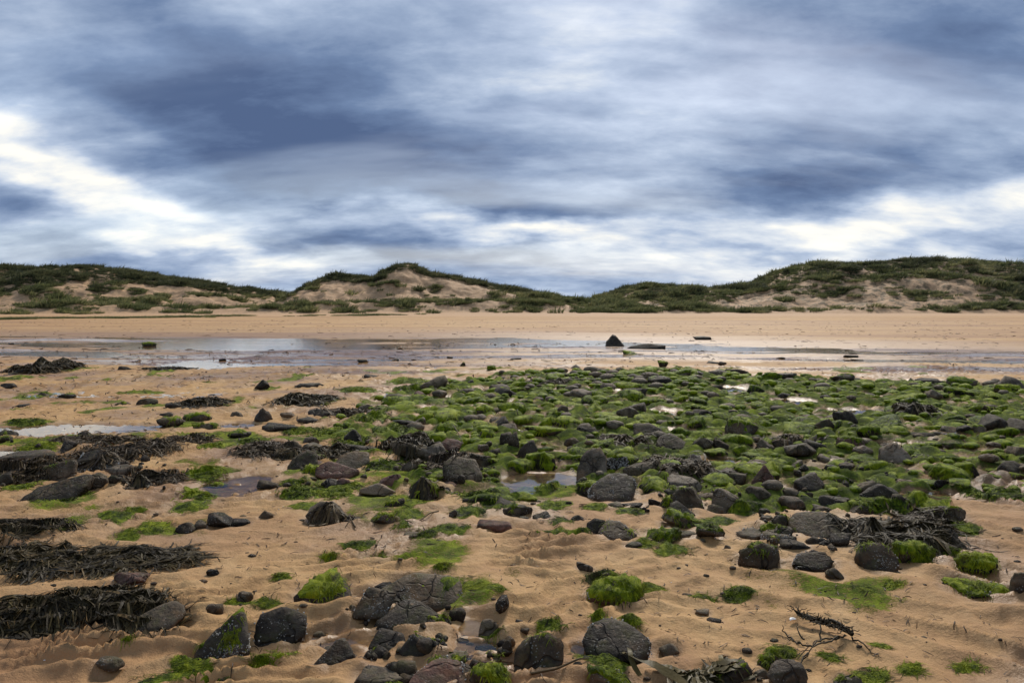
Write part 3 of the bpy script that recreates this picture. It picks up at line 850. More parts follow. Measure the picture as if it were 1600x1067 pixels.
def ground_z(x, y, scour=True):
    x, y = np.asarray(x, float), np.asarray(y, float)
    z = beach(y)
    near = 1 - sstep(14, 26, y)
    fm = field_mask(x, y) * (1 - pool_mask(x, y))
    # soft mounds and hollows
    z = z + 0.028 * fbm(x * 0.55, y * 0.55, octv=3) * (1 - 0.6 * sstep(14, 30, y))
    # ripples: long diagonal crests at the right front, tongue-shaped ones elsewhere
    w1 = fbm(x * 1.3, y * 1.3, octv=3)
    w2 = fbm(x * 1.1 + 31, y * 1.1 + 5, octv=3)
    a1, a2 = R(52), R(105)
    p1 = (x * math.cos(a1) + y * math.sin(a1)) * math.pi / 0.27 + w1 * 2.3
    p2 = (x * math.cos(a2) + y * math.sin(a2)) * math.pi / 0.165 + w2 * 4.6 + 0.9 * perlin(x * 4.5, y * 3.5 + 3)
    right = sstep(0.2, 1.6, x - 0.12 * (y - 4))
    amp = (0.6 + 0.55 * perlin(x * 0.8 + 3, y * 0.8)) * near
    rp = (0.070 * ripple(p1) * right + 0.062 * ripple(p2) * (1 - right) * np.clip(.85 + .9 * perlin(x * 3.1 + 7, y * 2.4), .1, 1.7))
    rp = rp + 0.017 * fbm(x * 6, y * 6, octv=4) - 0.013 * sstep(.30, .6, perlin(x * 9 + 3, y * 8)) - 0.030 * sstep(.30, .62, perlin(x * 3.6 + 13, y * 3.2 + 5))
    z = z + rp * amp * (1 - 0.55 * fm)
    z = z + fm * (-.060 + .135 * lumps(x, y) + .02 * fbm(x * 9, y * 9, octv=3))
    # the shallow channel
    px, py = project(x, y)
    st = fbm(x * 0.10, y * 0.55, octv=5)
    up = 527 + np.interp(px, [0, 800, 1100, 1600], [-2, 1, 10, 22])
    lo = np.interp(px, [0, 300, 500, 800, 1000, 1200, 1600], [560, 578, 574, 562, 550, 562, 580])
    ch = sstep(-3, 5, py - up) * (1 - sstep(-13, 4, py - lo)) * (y > 8)
    z = z + .030 * sstep(12, 14, y) * (1 - sstep(34, 44, y)) - ch * (0.050 - 0.080 * (st - 0.02)) + 0.012 * st * sstep(12, 20, y) * (1 - sstep(40, 60, y))
    for (x0, y0, a, b) in pool_w:
        q = ((x - x0) / a) ** 2 + ((y - y0) / b) ** 2
        sel = q < 4
        if np.any(sel):
            z = z - np.where(sel, 0.055 * np.exp(-q * q * 0.55), 0)
    if scour:
        for (x0, y0, r) in SCOUR:
            sel = (np.abs(x - x0) < r * 2.5) & (np.abs(y - y0) < r * 2.5)
            if np.any(sel):
                d = np.hypot(x[sel] - x0, y[sel] - y0) / r
                z[sel] += 0.06 * r * (1.3 * np.exp(-((d - 1.75) / .4) ** 2) - 2.2 * np.exp(-(d / 1.1) ** 4))
    return np.where(y > 70, np.maximum(z, 0) * 0 + dune_h(x, y) + 0.03 * fbm(x * .3, y * .3, octv=2), z)


# ------------------------------------------------------------------ rocks
def hull_planes(P):
    bm = bmesh.new()
    for p in P:
        bm.verts.new(p)
    r = bmesh.ops.convex_hull(bm, input=bm.verts)
    bm.normal_update()
    pl = {}
    for f in bm.faces:
        n = f.normal
        d = n.dot(f.verts[0].co)
        if d < 0:
            n, d = -n, -d
        if d > 1e-5 and f.calc_area() > 1e-7:
            pl[(round(n.x, 2), round(n.y, 2), round(n.z, 2))] = (tuple(n), d)
    bm.free()
    return np.array([v[0] for v in pl.values()]), np.array([v[1] for v in pl.values()])


def radial(N, D, p, sub, seed, amp, freq=2.2):
    dirs, F = ico(sub)
    t = np.maximum(dirs @ N.T, 0) / D
    r = (t ** p).sum(1) ** (-1 / p)
    V = dirs * r[:, None]
    s = np.cbrt(np.prod(np.ptp(V, axis=0)))
    o = seed * 13.7 % 101
    q = V / s
    nn = fbm(q[:, 0] * freq + o, q[:, 1] * freq + o * .7, q[:, 2] * freq, octv=4, gain=.55)
    rid = 1 - 2 * np.abs(fbm(q[:, 0] * freq * 1.7 + o, q[:, 1] * freq * 1.7, q[:, 2] * freq * 2.6 + o, octv=3))
    fine = fbm(q[:, 0] * 9 + o, q[:, 1] * 9, q[:, 2] * 9, octv=2)
    return V * (1 + amp * nn + amp * .45 * rid + .016 * fine)[:, None], F


def rock_verts(w, d, h, shape, seed, sub=3):
    g = np.random.default_rng(seed)
    a, b, c = w / 2, d / 2, h * 0.85
    k, lo, p, amp = {'r': (13, .58, 20, .10), 'a': (10, .48, 44, .045), 's': (11, .55, 40, .04), 'w': (9, .6, 40, .04)}[shape]
    n = g.normal(size=(k, 3))
    n /= np.linalg.norm(n, axis=1)[:, None]
    n = np.vstack([n, [[0, 0, -1]]])
    f = g.uniform(lo, 1.0, len(n))
    ex = [(1, 0, .15), (-1, 0, .1), (0, 1, .2), (0, -1, .35)]
    if shape == 's':
        ex += [(g.uniform(-.15, .15), -g.uniform(.05, .25), 1)]
    if shape == 'w':
        s = g.uniform(-.25, .25)
        ex = [(.75 + s, -.1, .7), (-.75 + s, -.1, .7), (0, -.8, .75), (0, .8, .6)]
    e = np.array(ex, float)
    if shape == 'w':                        # slopes given for the stretched body
        e = e / np.array([a, b, c])
        e /= np.linalg.norm(e, axis=1)[:, None]
        fe = np.full(len(e), .62)
    else:
        e /= np.linalg.norm(e, axis=1)[:, None]
        fe = np.r_[np.full(4, .92), np.full(len(e) - 4, .62)]
    n = np.vstack([n, e])
    f = np.r_[f, fe]
    D = np.linalg.norm(n * np.array([a, b, c]), axis=1) * f
    V, F = radial(n, D, p, sub, seed, amp)
    mn, mx = V.min(0), V.max(0)
    V[:, 0] = (V[:, 0] - (mn[0] + mx[0]) / 2) * w / (mx[0] - mn[0])
    V[:, 1] = (V[:, 1] - (mn[1] + mx[1]) / 2) * d / (mx[1] - mn[1])
    zs = 1.35 * h / (mx[2] - mn[2])
    V[:, 2] = (V[:, 2] - mx[2]) * zs + h
    return V, F


def algae_cap(V, F, amount, seed, thick, strand_n, strand_l, strand_w):
    """a coat of weed over the upper side of a rock: displaced skin plus hanging filaments"""
    g = np.random.default_rng(seed + 500)
    N = vnormals(V, F)
    s = max(np.ptp(V[:, 0]), np.ptp(V[:, 1]))
    o = seed * 3.3 % 77
    zt = V[:, 2].max()
    nn = fbm(V[:, 0] / s * 2.6 + o, V[:, 1] / s * 2.6, V[:, 2] / s * 2.6 + o, octv=3)
    th = 1.42 - 1.62 * amount
    m = N[:, 2] * 0.75 + 0.35 * V[:, 2] / zt + 0.55 * nn - th + 0.15
    fine = fbm(V[:, 0] * 30 + o, V[:, 1] * 30, V[:, 2] * 14, octv=2)
    lump = fbm(V[:, 0] / s * 5 + o, V[:, 1] / s * 5, V[:, 2] / s * 5, octv=3)
    off = thick * np.clip(m * 3.2, -1, 1) * np.clip(1 + 0.6 * fine + 1.3 * lump, -.3, 3) - 0.002
    C = V + N * off[:, None]
    keep = (m[F] > -0.45).any(1)
    FF = F[keep]
    used = np.unique(FF)
    mp = np.full(len(V), -1)
    mp[used] = np.arange(len(used))
    Vc, Fc = C[used], mp[FF]
    rnd = np.clip(0.4 + 0.35 * fine[used] + 0.25 * N[used, 2], 0, 1)
    cand = np.where((m > 0.0) & (V[:, 2] > -0.01))[0]
    if strand_n and len(cand):
        i = g.choice(cand, strand_n)
        P, n = C[i] + g.normal(size=(strand_n, 3)) * s * .02, N[i]
        down = np.array([0, 0, -1.0]) + n * n[:, 2:3]
        t = down + g.normal(size=(strand_n, 3)) * 0.45
        t -= n * (t * n).sum(1)[:, None]
        t /= np.maximum(np.linalg.norm(t, axis=1)[:, None], 1e-6)
        L = strand_l * g.uniform(.5, 1.3, strand_n)
        S = 4
        k = np.linspace(0, 1, S)[None, :, None]
        bow = np.sin(k * math.pi * .9) * .4
        path = P[:, None] + t[:, None] * L[:, None, None] * k + n[:, None] * (0.004 + bow * L[:, None, None] * .14) - np.array([0, 0, 1.0]) * (k ** 2) * L[:, None, None] * .35
        side = np.cross(t, n)
        side = np.repeat(side[:, None], S, 1)
        Vs, Fs, idx = ribbons(path, side, np.full(strand_n, strand_w) * g.uniform(.6, 1.4, strand_n), (.7, 1, .2))
        rs = g.uniform(0, 1, strand_n)[idx]
        return np.vstack([Vc, Vs]), [Fc, Fs + len(Vc)], np.r_[rnd, rs]
    return Vc, [Fc], rnd


COLW = {'black': 'charcoal', 'grey': 'grey', 'brown': 'brown', 'red': 'reddish', 'tan': 'tan', 'barnacle': 'barnacled'}
SHW = {'r': 'rounded', 'a': 'angular', 's': 'flat', 'w': 'wedge-shaped'}
_U = ['', 'first', 'second', 'third', 'fourth', 'fifth', 'sixth', 'seventh', 'eighth', 'ninth', 'tenth', 'eleventh', 'twelfth', 'thirteenth', 'fourteenth',
      'fifteenth', 'sixteenth', 'seventeenth', 'eighteenth', 'nineteenth']
ORD = [''] + _U[2:]
for _t, _n in (('twenty', 'twentieth'), ('thirty', 'thirtieth'), ('forty', 'fortieth'), ('fifty', 'fiftieth'), ('sixty', 'sixtieth')):
    ORD += [_n] + [f'{_t}-{_U[q]}' for q in range(1, 10)]
LANDMARKS = []                # (px, py, phrase)
PENDING = []                  # (object, px, py, stem, noun)


def hero_outline(i, outl, colour, alg, name):
    xs = [p[0] for p in outl]
    ys = [p[1] for p in outl]
    base, top = max(ys), min(ys)
    pc = (min(xs) + max(xs)) / 2
    x0, yf = ground_at(pc, base)
    s = yf / F_PX
    w, hi = (max(xs) - min(xs)) * s, (base - top) * s
    th = math.atan((base - HOR) / F_PX)
    d = 0.8 * min(w, 2.2 * hi)
    h = max((hi - 0.55 * d * math.sin(th)) / math.cos(th), 0.42 * hi)
    yc = yf + d * 0.42 + {4: .13, 2: .16, 3: .10}.get(i, 0)
    P = []
    kx = yc / yf
    for px, py in outl:
        X = (px - pc) * s * kx
        v = (base - py) / (base - top)                 # 0 foot .. 1 top
        z = h * (v ** 1.15)
        y = d * (-0.5 + 0.75 * v)
        P.append((X, y, z))
        P.append((X * .86, y + d * .30, z * .86))
        if v < 0.45:
            P.append((X * .95, y + .35 * d, -h * .35))
            P.append((X * .9, y, -h * .3))
    P += [(-.35 * w, .5 * d, -.2 * h), (.35 * w, .5 * d, -.2 * h), (-.3 * w, -.45 * d, -.25 * h), (.3 * w, -.45 * d, -.25 * h)]
    P = np.array(P)
    c = P.mean(0)
    N, D = hull_planes(P - c)
    sharp = colour in ('black', 'grey')
    V, F = radial(N, D, 60 if sharp else 22, 4, i + 3, .020 if sharp else .055, 2.6)
    V += c
    return x0 * kx, yc, V, F, w, h


rock_specs = []
for i, (outl, colour, alg, name) in enumerate(OUTL):
    x, y, V, F, w, h = hero_outline(i, outl, colour, alg, name)
    cx = (min(p[0] for p in outl) + max(p[0] for p in outl)) / 2
    by = max(p[1] for p in outl)
    rock_specs.append((x, y, V, F, w, h, colour, None, alg, name, cx, by))
for i, (px, py, w_, h_, colour, shp, alg) in enumerate(ROCKS):
    x0, yf = ground_at(px, py)
    s = yf / F_PX
    w, hi = w_ * s, h_ * s
    th = math.atan((py - HOR) / F_PX)
    d = min(w * (.75 if shp != 's' else .7), hi * 2.6 + .02)
    d = max(d, .45 * w)
    h = max((hi - .5 * d * math.sin(th)) / math.cos(th), .45 * hi)
    yc = yf + d * .42
    big = w_ * h_ > 900
    V, F = rock_verts(w, d, h, shp, 100 + i, 4 if big else 3)
    rock_specs.append((x0 * yc / yf, yc, V, F, w, h, colour, shp, alg, None, px, py))

for sp in rock_specs:
    if sp[1] < 9:
        SCOUR.append((sp[0], sp[1], sp[4] * .5))
zs_ = ground_z(np.array([s[0] for s in rock_specs]), np.array([s[1] for s in rock_specs]), False)
for i, (x, y, V, F, w, h, colour, shp, alg, name, px, py) in enumerate(rock_specs):
    o = build('rock', V, F, MR[colour])
    o.location = (x, y, zs_[i] - 0.03 * h)
    if alg > 0.02:
        near = y < 6
        Va, Fa, rn = algae_cap(V, F, alg, i, .014 + .02 * w * min(alg, .6), int(700 * alg) if near else int(260 * alg),
                               min(.07, .16 * w) if near else .2 * w, .0035 if near else .007)
        build('algae', Va, Fa, M_ALGAE, o, {'rnd': rn})
    nbar = 260 if colour == 'barnacle' else 90 if (y < 5.2 and w > .18 and i % 3 != 1) else 0
    if nbar:
        gb = np.random.default_rng(7000 + i)
        Nn = vnormals(V, F)
        ok = np.where((V[:, 2] > .05 * h) & (Nn[:, 2] < .75) & (fbm(V[:, 0] * 6 + i, V[:, 1] * 6, V[:, 2] * 6, octv=2) > .05))[0]
        if len(ok) > 5:
            bp = []
            for q in gb.choice(ok, nbar):
                nrm = Nn[q]
                t1 = np.cross(nrm, [.3, .2, 1.0])
                t1 /= np.linalg.norm(t1)
                t2 = np.cross(nrm, t1)
                c0 = V[q] + (t1 * gb.normal() + t2 * gb.normal()) * .012
                rb = gb.uniform(.0025, .0055) * max(1, y / 4.5)
                aa = np.arange(6) * math.pi / 3
                ring = np.cos(aa)[:, None] * t1 + np.sin(aa)[:, None] * t2
                bp.append((np.vstack([c0 + ring * rb - nrm * .003, c0 + ring * rb * .45 + nrm * rb * .6]),
                           np.array([[k, (k + 1) % 6, 6 + (k + 1) % 6, 6 + k] for k in range(6)])))
            Vb, Fb = join(bp)
            ob = build('barnacles', Vb, Fb, M_BARN, o)
            ob['kind'] = 'stuff'
    if name:
        tag(o, name, 'rock')
        LANDMARKS.append((px, py, name))
    else:
        size = 'big' if w > .42 else 'small' if w < .2 else 'medium'
        pre = f'{size} {"green-topped " if alg >= .3 else ""}{COLW[colour]} {SHW[shp]} rock'
        tag(o, None, 'rock')
        PENDING.append((o, px, py, pre))
    o['group'] = 'rocks scattered over the beach'

from mathutils.bvhtree import BVHTree
_bv, _bf, _bo = [], [], 0
for i, sp in enumerate(rock_specs):
    if i in (0, 12, 13):
        continue
    _bv.append(sp[2] + np.array([sp[0], sp[1], zs_[i] - .03 * sp[5]]))
    _bf.append(sp[3] + _bo)
    _bo += len(sp[2])
ROCK_BVH = BVHTree.FromPolygons(np.vstack(_bv).tolist(), np.vstack(_bf).tolist())


def surf_z(x, y, base=None):
    z = ground_z(x, y) if base is None else base
    for k in range(len(z)):
        hit = ROCK_BVH.ray_cast((x[k], y[k], 3.0), (0, 0, -1.0))
        if hit[0] is not None and hit[0].z > z[k]:
            z[k] = hit[0].z
    return z


# ------------------------------------------------------------------ beach, dunes, water
def patch_attr(x, y):
    a = np.zeros_like(x)
    px, py = project(x, y)
    n = fbm(x * 7, y * 7, octv=3)
    for (cx, cy, w, h) in PATCHES:
        q = ((px - cx) / (w * .60)) ** 2 + ((py - cy) / (h * .62)) ** 2
        sel = q < 3
        a[sel] = np.maximum(a[sel], np.clip(1.15 - q[sel] + .65 * n[sel], 0, 1))
    return a


def surface_attrs(x, y, z):
    px, py = project(x, y)
    pm = pool_mask(x, y)
    fm = field_mask(x, y) * (1 - pm)
    dens = np.interp(px, [500, 700, 900, 1600], [.38, .52, .68, .68])
    n = fbm(x * 1.6 + 5, y * 1.6, octv=4)
    alg = fm * np.clip(dens + .55 * n + .75 * (lumps(x, y) - .38), 0, 1)
    alg = np.maximum(alg, patch_attr(x, y) * .95)
    thin = np.clip(fbm(x * 1.1 + 50, y * 1.1, octv=4) * 1.6 - .16, 0, .70) * (py > 575) * (py < 960) * (px < 1450)
    alg = np.maximum(alg, thin) * (1 - pm)
    wet = .08 + .5 * sstep(.12, .5, fbm(x * .6 + 8, y * .6, octv=4)) * (1 - sstep(18, 26, y))
    for (x0, y0, a, b) in pool_w:
        q = ((x - x0) / a) ** 2 + ((y - y0) / b) ** 2
        wet = np.maximum(wet, .85 * np.exp(-(q / 2.2) ** 2))
    up = 524 + np.interp(px, [0, 800, 1100, 1600], [-2, 1, 10, 22])
    lo = np.interp(px, [0, 300, 500, 800, 1000, 1200, 1600], [566, 584, 580, 568, 558, 568, 586])
    st = fbm(x * .12 + 3, y * .7, octv=4)
    ch = sstep(-6, 8, py - up + st * 6) * (1 - sstep(-10, 24, py - lo + st * 14)) * (y > 8)
    wet = np.maximum(wet, ch * np.clip(.75 - 1.1 * st, .25, 1))
    damp = sstep(-18, 2, py - up + 3 * st) * (y > 20) * (y < 80) * .45
    wet = np.maximum(wet, np.where(y > 20, damp * (py < lo), 0))
    wet = np.maximum(wet, fm * .30)
    for (x0, y0, r) in SCOUR:
        sel = (np.abs(x - x0) < r * 2.2) & (np.abs(y - y0) < r * 2.2)
        d = np.hypot(x[sel] - x0, y[sel] - y0) / r
        wet[sel] = np.maximum(wet[sel], .62 * np.exp(-(np.maximum(d - .9, 0) / .42) ** 2))
    wet = np.where(y > 60, wet * .2, wet)
    red = np.clip(fbm(x * .7 + 20, y * .7, octv=3) * .7 + .05, 0, .55) * (y < 20) + (y >= 20) * np.clip(.35 + .5 * fbm(x * .05, y * .35, octv=4), 0, .8) + (.5 * sstep(.8, 2.4, x - .25 * y + .6) + .30 * sstep(.9, 2.2, -x - .15 * y + .4)) * (y < 7)
    dry = sstep(70, 86, y)
    return alg, np.clip(wet, 0, 1), np.clip(red, 0, .8) * (1 - dry), dry, fm * np.interp(px, [520, 720, 900], [.05, .25, .5])


ys = np.concatenate([np.linspace(-60, 0.9, 14), np.geomspace(1.0, 72, 760)])
us = np.linspace(-1, 1, 580)
yy, uu = np.meshgrid(ys, us, indexing='ij')
xx = uu * (1.7 + .84 * np.maximum(yy, 0) + 1.2 * np.maximum(-yy, 0))
x, y = xx.ravel(), yy.ravel()
z = ground_z(x, y)
alg, wet, red, dry, mud = surface_attrs(x, y, z)
b = build('beach', np.stack([x, y, z], 1), grid_faces(len(ys), len(us)), M_SAND,
          attrs={'algae': alg, 'wet': wet, 'red': red, 'dry': dry, 'litter': np.zeros_like(x), 'mud': mud})
tag(b, 'rippled tan sand beach with wet patches', None, None, 'structure')

BASEZ, CRESTP = None, None


def dune_cover(x, y, z):
    """how thickly grass covers a spot on the dunes, 0..1, and its litter"""
    px, py = project(x, y, z)
    n = fbm(x * .22, y * .30, octv=4)
    n2 = fbm(x * .6 + 7, y * .6, octv=3)
    cl = np.interp(px, [0, 60, 130, 200, 260, 300, 350, 400, 430, 445], [415, 416, 413, 421, 431, 436, 446, 451, 457, 464])
    cm = np.interp(px, [440, 470, 500, 525, 590, 615, 637, 665, 700, 740, 780, 820, 860, 900, 915], [469, 448, 434, 429, 431, 419, 415, 426, 430, 438, 447, 453, 460, 467, 472])
    cr = np.interp(px, [915, 940, 970, 1010, 1120, 1190, 1220, 1250, 1320, 1400, 1500, 1600], [470, 460, 450, 440, 447, 437, 422, 412, 407, 403, 402, 409])
    left, mid = px < 442, (px >= 442) & (px < 915)
    c = np.zeros_like(px)
    # left dune: dark crest band, open sandy slope with clumps, thick foot
    band = np.interp(px, [0, 150, 300, 440], [34, 26, 13, 10])
    cL = np.where(py < cl + band, 1.0, .25 + .70 * n + .55 * n2)
    cL = np.where((px < 260) & (py > 452), cL + .28 * sstep(452, 462, py), cL)
    # middle dune: thin crest band, bare face
    bandm = np.interp(px, [440, 480, 560, 600, 640, 700, 800, 915], [3, 7, 12, 8, 5, 6, 9, 8])
    cM = np.where(py < cm + bandm, .95, .24 + .55 * n + .70 * n2)
    cM = np.where((px > 740) & (py > 455), cM + .30, cM)
    # right dune: thick cover with sandy scars
    cR = .92 + .45 * n + .25 * n2
    for (sx, sy, a, b_, k) in ((1390, 443, 120, 15, .85), (1250, 468, 130, 9, .75), (1500, 446, 60, 14, .8), (1330, 470, 170, 10, .8), (1150, 478, 140, 6, .6), (1530, 472, 110, 7, .7)):
        cR = cR - .72 * k * np.exp(-((px - sx) / a) ** 2 - ((py - sy) / b_) ** 2) * (1 + .6 * n2)
    c = np.where(left, cL, np.where(mid, cM, cR))
    # fore-dune belt
    y = y - SHEAR * np.minimum(x, 0)
    belt = np.exp(-((y - 92.5) / 3.6) ** 2) * np.interp(px, [-300, 0, 280, 330, 360, 640, 900, 1000], [1, 1, 1, .55, .8, 1.0, .95, .4])
    c = np.maximum(c, belt * (.86 + .95 * n + .55 * n2))
    c = np.where(y < 88.0, np.minimum(c, np.clip((y - 86.0) * .45, 0, 1) * (.55 + .9 * n)), c)
    litter = np.clip(np.where(left, .40, np.where(mid, .30, .9)) * (y > 88) + .5 * c * (y > 88), 0, 1)
    return np.clip(c, 0, 1), litter


yd = np.concatenate([np.linspace(72, 76, 10), np.linspace(76.3, 122, 220), np.geomspace(123, 900, 24)])
for k, (u0, u1, nc, lab) in enumerate(((-1.35, -.298, 230, 'long grassy sand dune on the left, sloping down to the right'),
                                       (-.298, .096, 180, 'peaked sand dune in the middle with a bare pink face'),
                                       (.096, 1.35, 260, 'broad grass-covered dune on the right'))):
    us = np.linspace(u0, u1, nc)
    yy, uu = np.meshgrid(yd, us, indexing='ij')
    x, y = (uu * yy).ravel(), yy.ravel()
    z = ground_z(x, y)
    c, lit = dune_cover(x, y, z)
    o = build('dune', np.stack([x, y, z], 1), grid_faces(len(yd), nc), M_SAND,
              attrs={'algae': np.zeros_like(x), 'wet': np.zeros_like(x), 'red': np.zeros_like(x), 'dry': sstep(62, 84, y), 'litter': lit, 'mud': np.zeros_like(x)})
    tag(o, lab, None, None, 'structure')
# land beyond, out to the horizon
yd = np.array([900.0, 1600, 5000])
us = np.linspace(-1.6, 1.6, 9)
yy, uu = np.meshgrid(yd, us, indexing='ij')
x, y = (uu * yy).ravel(), yy.ravel()
o = build('land', np.stack([x, y, np.full_like(x, .55)], 1), grid_faces(3, 9), M_SAND,
          attrs={k: np.full_like(x, v) for k, v in (('algae', 0), ('wet', 0), ('red', 0), ('dry', 1), ('litter', 1), ('mud', 0))})
tag(o, 'flat land beyond the dunes', None, None, 'structure')

# the channel: one sheet just above the lowest sand, so bars and streaks of sand break through
us = np.linspace(-1.2, 1.2, 60)
yd = np.geomspace(12.5, 38, 40)
yy, uu = np.meshgrid(yd, us, indexing='ij')
o = build('water', np.stack([(uu * yy).ravel(), yy.ravel(), np.full(uu.size, -.006)], 1), grid_faces(40, 60), M_CHANNEL)
tag(o, 'shallow channel of water across the beach', None, None, 'structure')
for (x0, y0, a, b_) in pool_w:
    g = np.linspace(0, 2 * math.pi, 40, endpoint=False)
    rr = 1.25
    zc = float(ground_z(np.array([x0]), np.array([y0]), False)[0]) + .062
    V = np.stack([x0 + a * rr * np.cos(g), y0 + b_ * rr * np.sin(g), np.full(40, zc - .030)], 1)
    V = np.vstack([V, [[x0, y0, zc - .030]]])
    F = np.stack([np.arange(40), (np.arange(40) + 1) % 40, np.full(40, 40)], 1)
    o = build('water', V, F, M_WATER)
    tag(o, 'still tide pool in the sand', None, None, 'structure')
us = np.linspace(0, 1, 30)
fx = [ground_at(*p)[0] for p in FIELD]
fy = [ground_at(*p)[1] for p in FIELD]
yd = np.linspace(6.0, 14.5, 20)
yy, uu = np.meshgrid(yd, us, indexing='ij')
xx = -.2 * yy + uu * yy * .95
o = build('water', np.stack([xx.ravel(), yy.ravel(), np.full(xx.size, -.050)], 1), grid_faces(20, 30), M_WATER)
tag(o, 'standing water between the green stones', None, None, 'structure')

# ------------------------------------------------------------------ weed-covered stones of the field
VAR = []
for v in range(18):
    g = np.random.default_rng(900 + v)
    V, F = rock_verts(1.0, g.uniform(.6, .95), g.uniform(.22, .42), 'ra'[v % 2], 900 + v, 3)
    colour = ('brown', 'grey', 'black')[v % 3]
    mr = build('algae_covered_stone', V, F, MR[colour], mesh_only=True)
    Va, Fa, rn = algae_cap(V, F, (.84, .66, .50)[v % 3], 900 + v, .030, 300, .17, .016)
    ma = build('algae', Va, Fa, M_ALGAE, attrs={'rnd': rn}, mesh_only=True)
    VAR.append((mr, ma, colour))
BARE = []
for v in range(12):
    g = np.random.default_rng(1900 + v)
    V, F = rock_verts(1.0, g.uniform(.65, .95), g.uniform(.28, .5), 'raas'[v % 4], 1900 + v, 3)
    colour = ('brown', 'grey', 'black', 'tan', 'black', 'red')[v % 6]
    BARE.append((build('rock', V, F, MR[colour], mesh_only=True), colour, 'raas'[v % 4]))

occ = [(s[0], s[1], s[4] * .5) for s in rock_specs]
ox, oy, orr = (list(t) for t in zip(*occ))
cands = []
g = np.random.default_rng(55)
tries = 0
while len(cands) < 1250 and tries < 60000:
    tries += 1
    yv = math.exp(g.uniform(math.log(5.4), math.log(17.0)))
    if g.random() > (yv / 17.0):
        continue
    xv = yv * g.uniform(-.30, .86)
    px, py = project(xv, yv)
    if not in_poly(np.array([px]), np.array([py]), FIELD)[0]:
        continue
    dens = float(np.interp(px, [500, 720, 900], [.25, .6, 1.0]))
    if g.random() > dens:
        continue
    if any(abs(xv - q[0]) < q[2] * 1.3 and abs(yv - q[1]) < q[3] * 1.3 for q in pool_w):
        continue
    w = float(np.clip(g.lognormal(math.log(.185), .52), .08, .55))
    r = w * .5
    A = np.array(ox), np.array(oy), np.array(orr)
    if np.any((A[0] - xv) ** 2 + ((A[1] - yv) * 1.0) ** 2 < ((A[2] + r) * .60) ** 2):
        continue
    ox.append(xv)
    oy.append(yv)
    orr.append(r)
    cands.append((xv, yv, w, px, py))
cands.sort(key=lambda c: -c[2] / c[1])
zc = ground_z(np.array([c[0] for c in cands]), np.array([c[1] for c in cands]), False)
nm, nb = 0, 0
rest = []
for i, (xv, yv, w, px, py) in enumerate(cands):
    bare = g.random() < np.interp(py, [590, 640, 760], [.30, .15, .20])
    inview = -20 < px < 1620
    if inview and bare and nb < 25:
        me, colour, shp = BARE[int(g.integers(len(BARE)))]
        o = link('rock', me)
        nb += 1
        pre = f'{"big" if w > .3 else "small" if w < .18 else "medium"} {COLW[colour]} {SHW[shp]} rock'
        tag(o, None, 'rock', 'bare rocks in the green field')
    elif inview and not bare and nm < 300:
        mr, ma, colour = VAR[int(g.integers(len(VAR)))]
        o = link('algae_covered_stone', mr)
        link('algae', ma, o)
        nm += 1
        pre = f'{"big" if w > .3 else "small" if w < .18 else "medium"} green algae-covered stone'
        tag(o, None, 'stone', 'algae-covered stones of the green field')
    else:
        rest.append((i, bare))
        continue
    o.location = (xv, yv, zc[i] - .10 * w)
    o.rotation_euler = (g.uniform(-.12, .12), g.uniform(-.12, .12), g.uniform(0, 6.28))
    o.scale = (w * g.uniform(.9, 1.3), w * g.uniform(.8, 1.1), w * g.uniform(.6, 1.2))
    PENDING.append((o, px, py, pre))

# the small cobbles left over, one mass: stones and their weed
sv, sf = [], []
av, af, ar = [], [], []
ns = na = 0
for i, bare in rest:
    xv, yv, w, px, py = cands[i]
    V, F = ico(2)
    q = V * (1 + .22 * perlin(V[:, 0] * 1.7 + i, V[:, 1] * 1.7, V[:, 2] * 1.7)[:, None]) * np.array([.5, .42, .24]) * w
    a = g.uniform(0, 6.28)
    q = np.stack([q[:, 0] * math.cos(a) - q[:, 1] * math.sin(a), q[:, 0] * math.sin(a) + q[:, 1] * math.cos(a), q[:, 2]], 1)
    q += np.array([xv, yv, zc[i] + .05 * w])
    if bare:
        sv.append(q)
        sf.append(F + ns)
        ns += len(q)
    else:
        av.append(q)
        af.append(F + na)
        ar.append(np.clip(.45 + .5 * V[:, 2] * .5 + g.uniform(-.25, .25, len(V)), 0, 1))
        na += len(q)
if sv:
    o = build('cobbles', np.vstack(sv), np.vstack(sf), MR['grey'])
    tag(o, 'small bare cobbles between the green stones', 'cobbles', None, 'stuff')
if av:
    o = build('mossy_cobbles', np.vstack(av), np.vstack(af), M_ALGAE, attrs={'rnd': np.concatenate(ar)})
    tag(o, 'small weed-covered cobbles between the bigger green stones', 'cobbles', None, 'stuff')

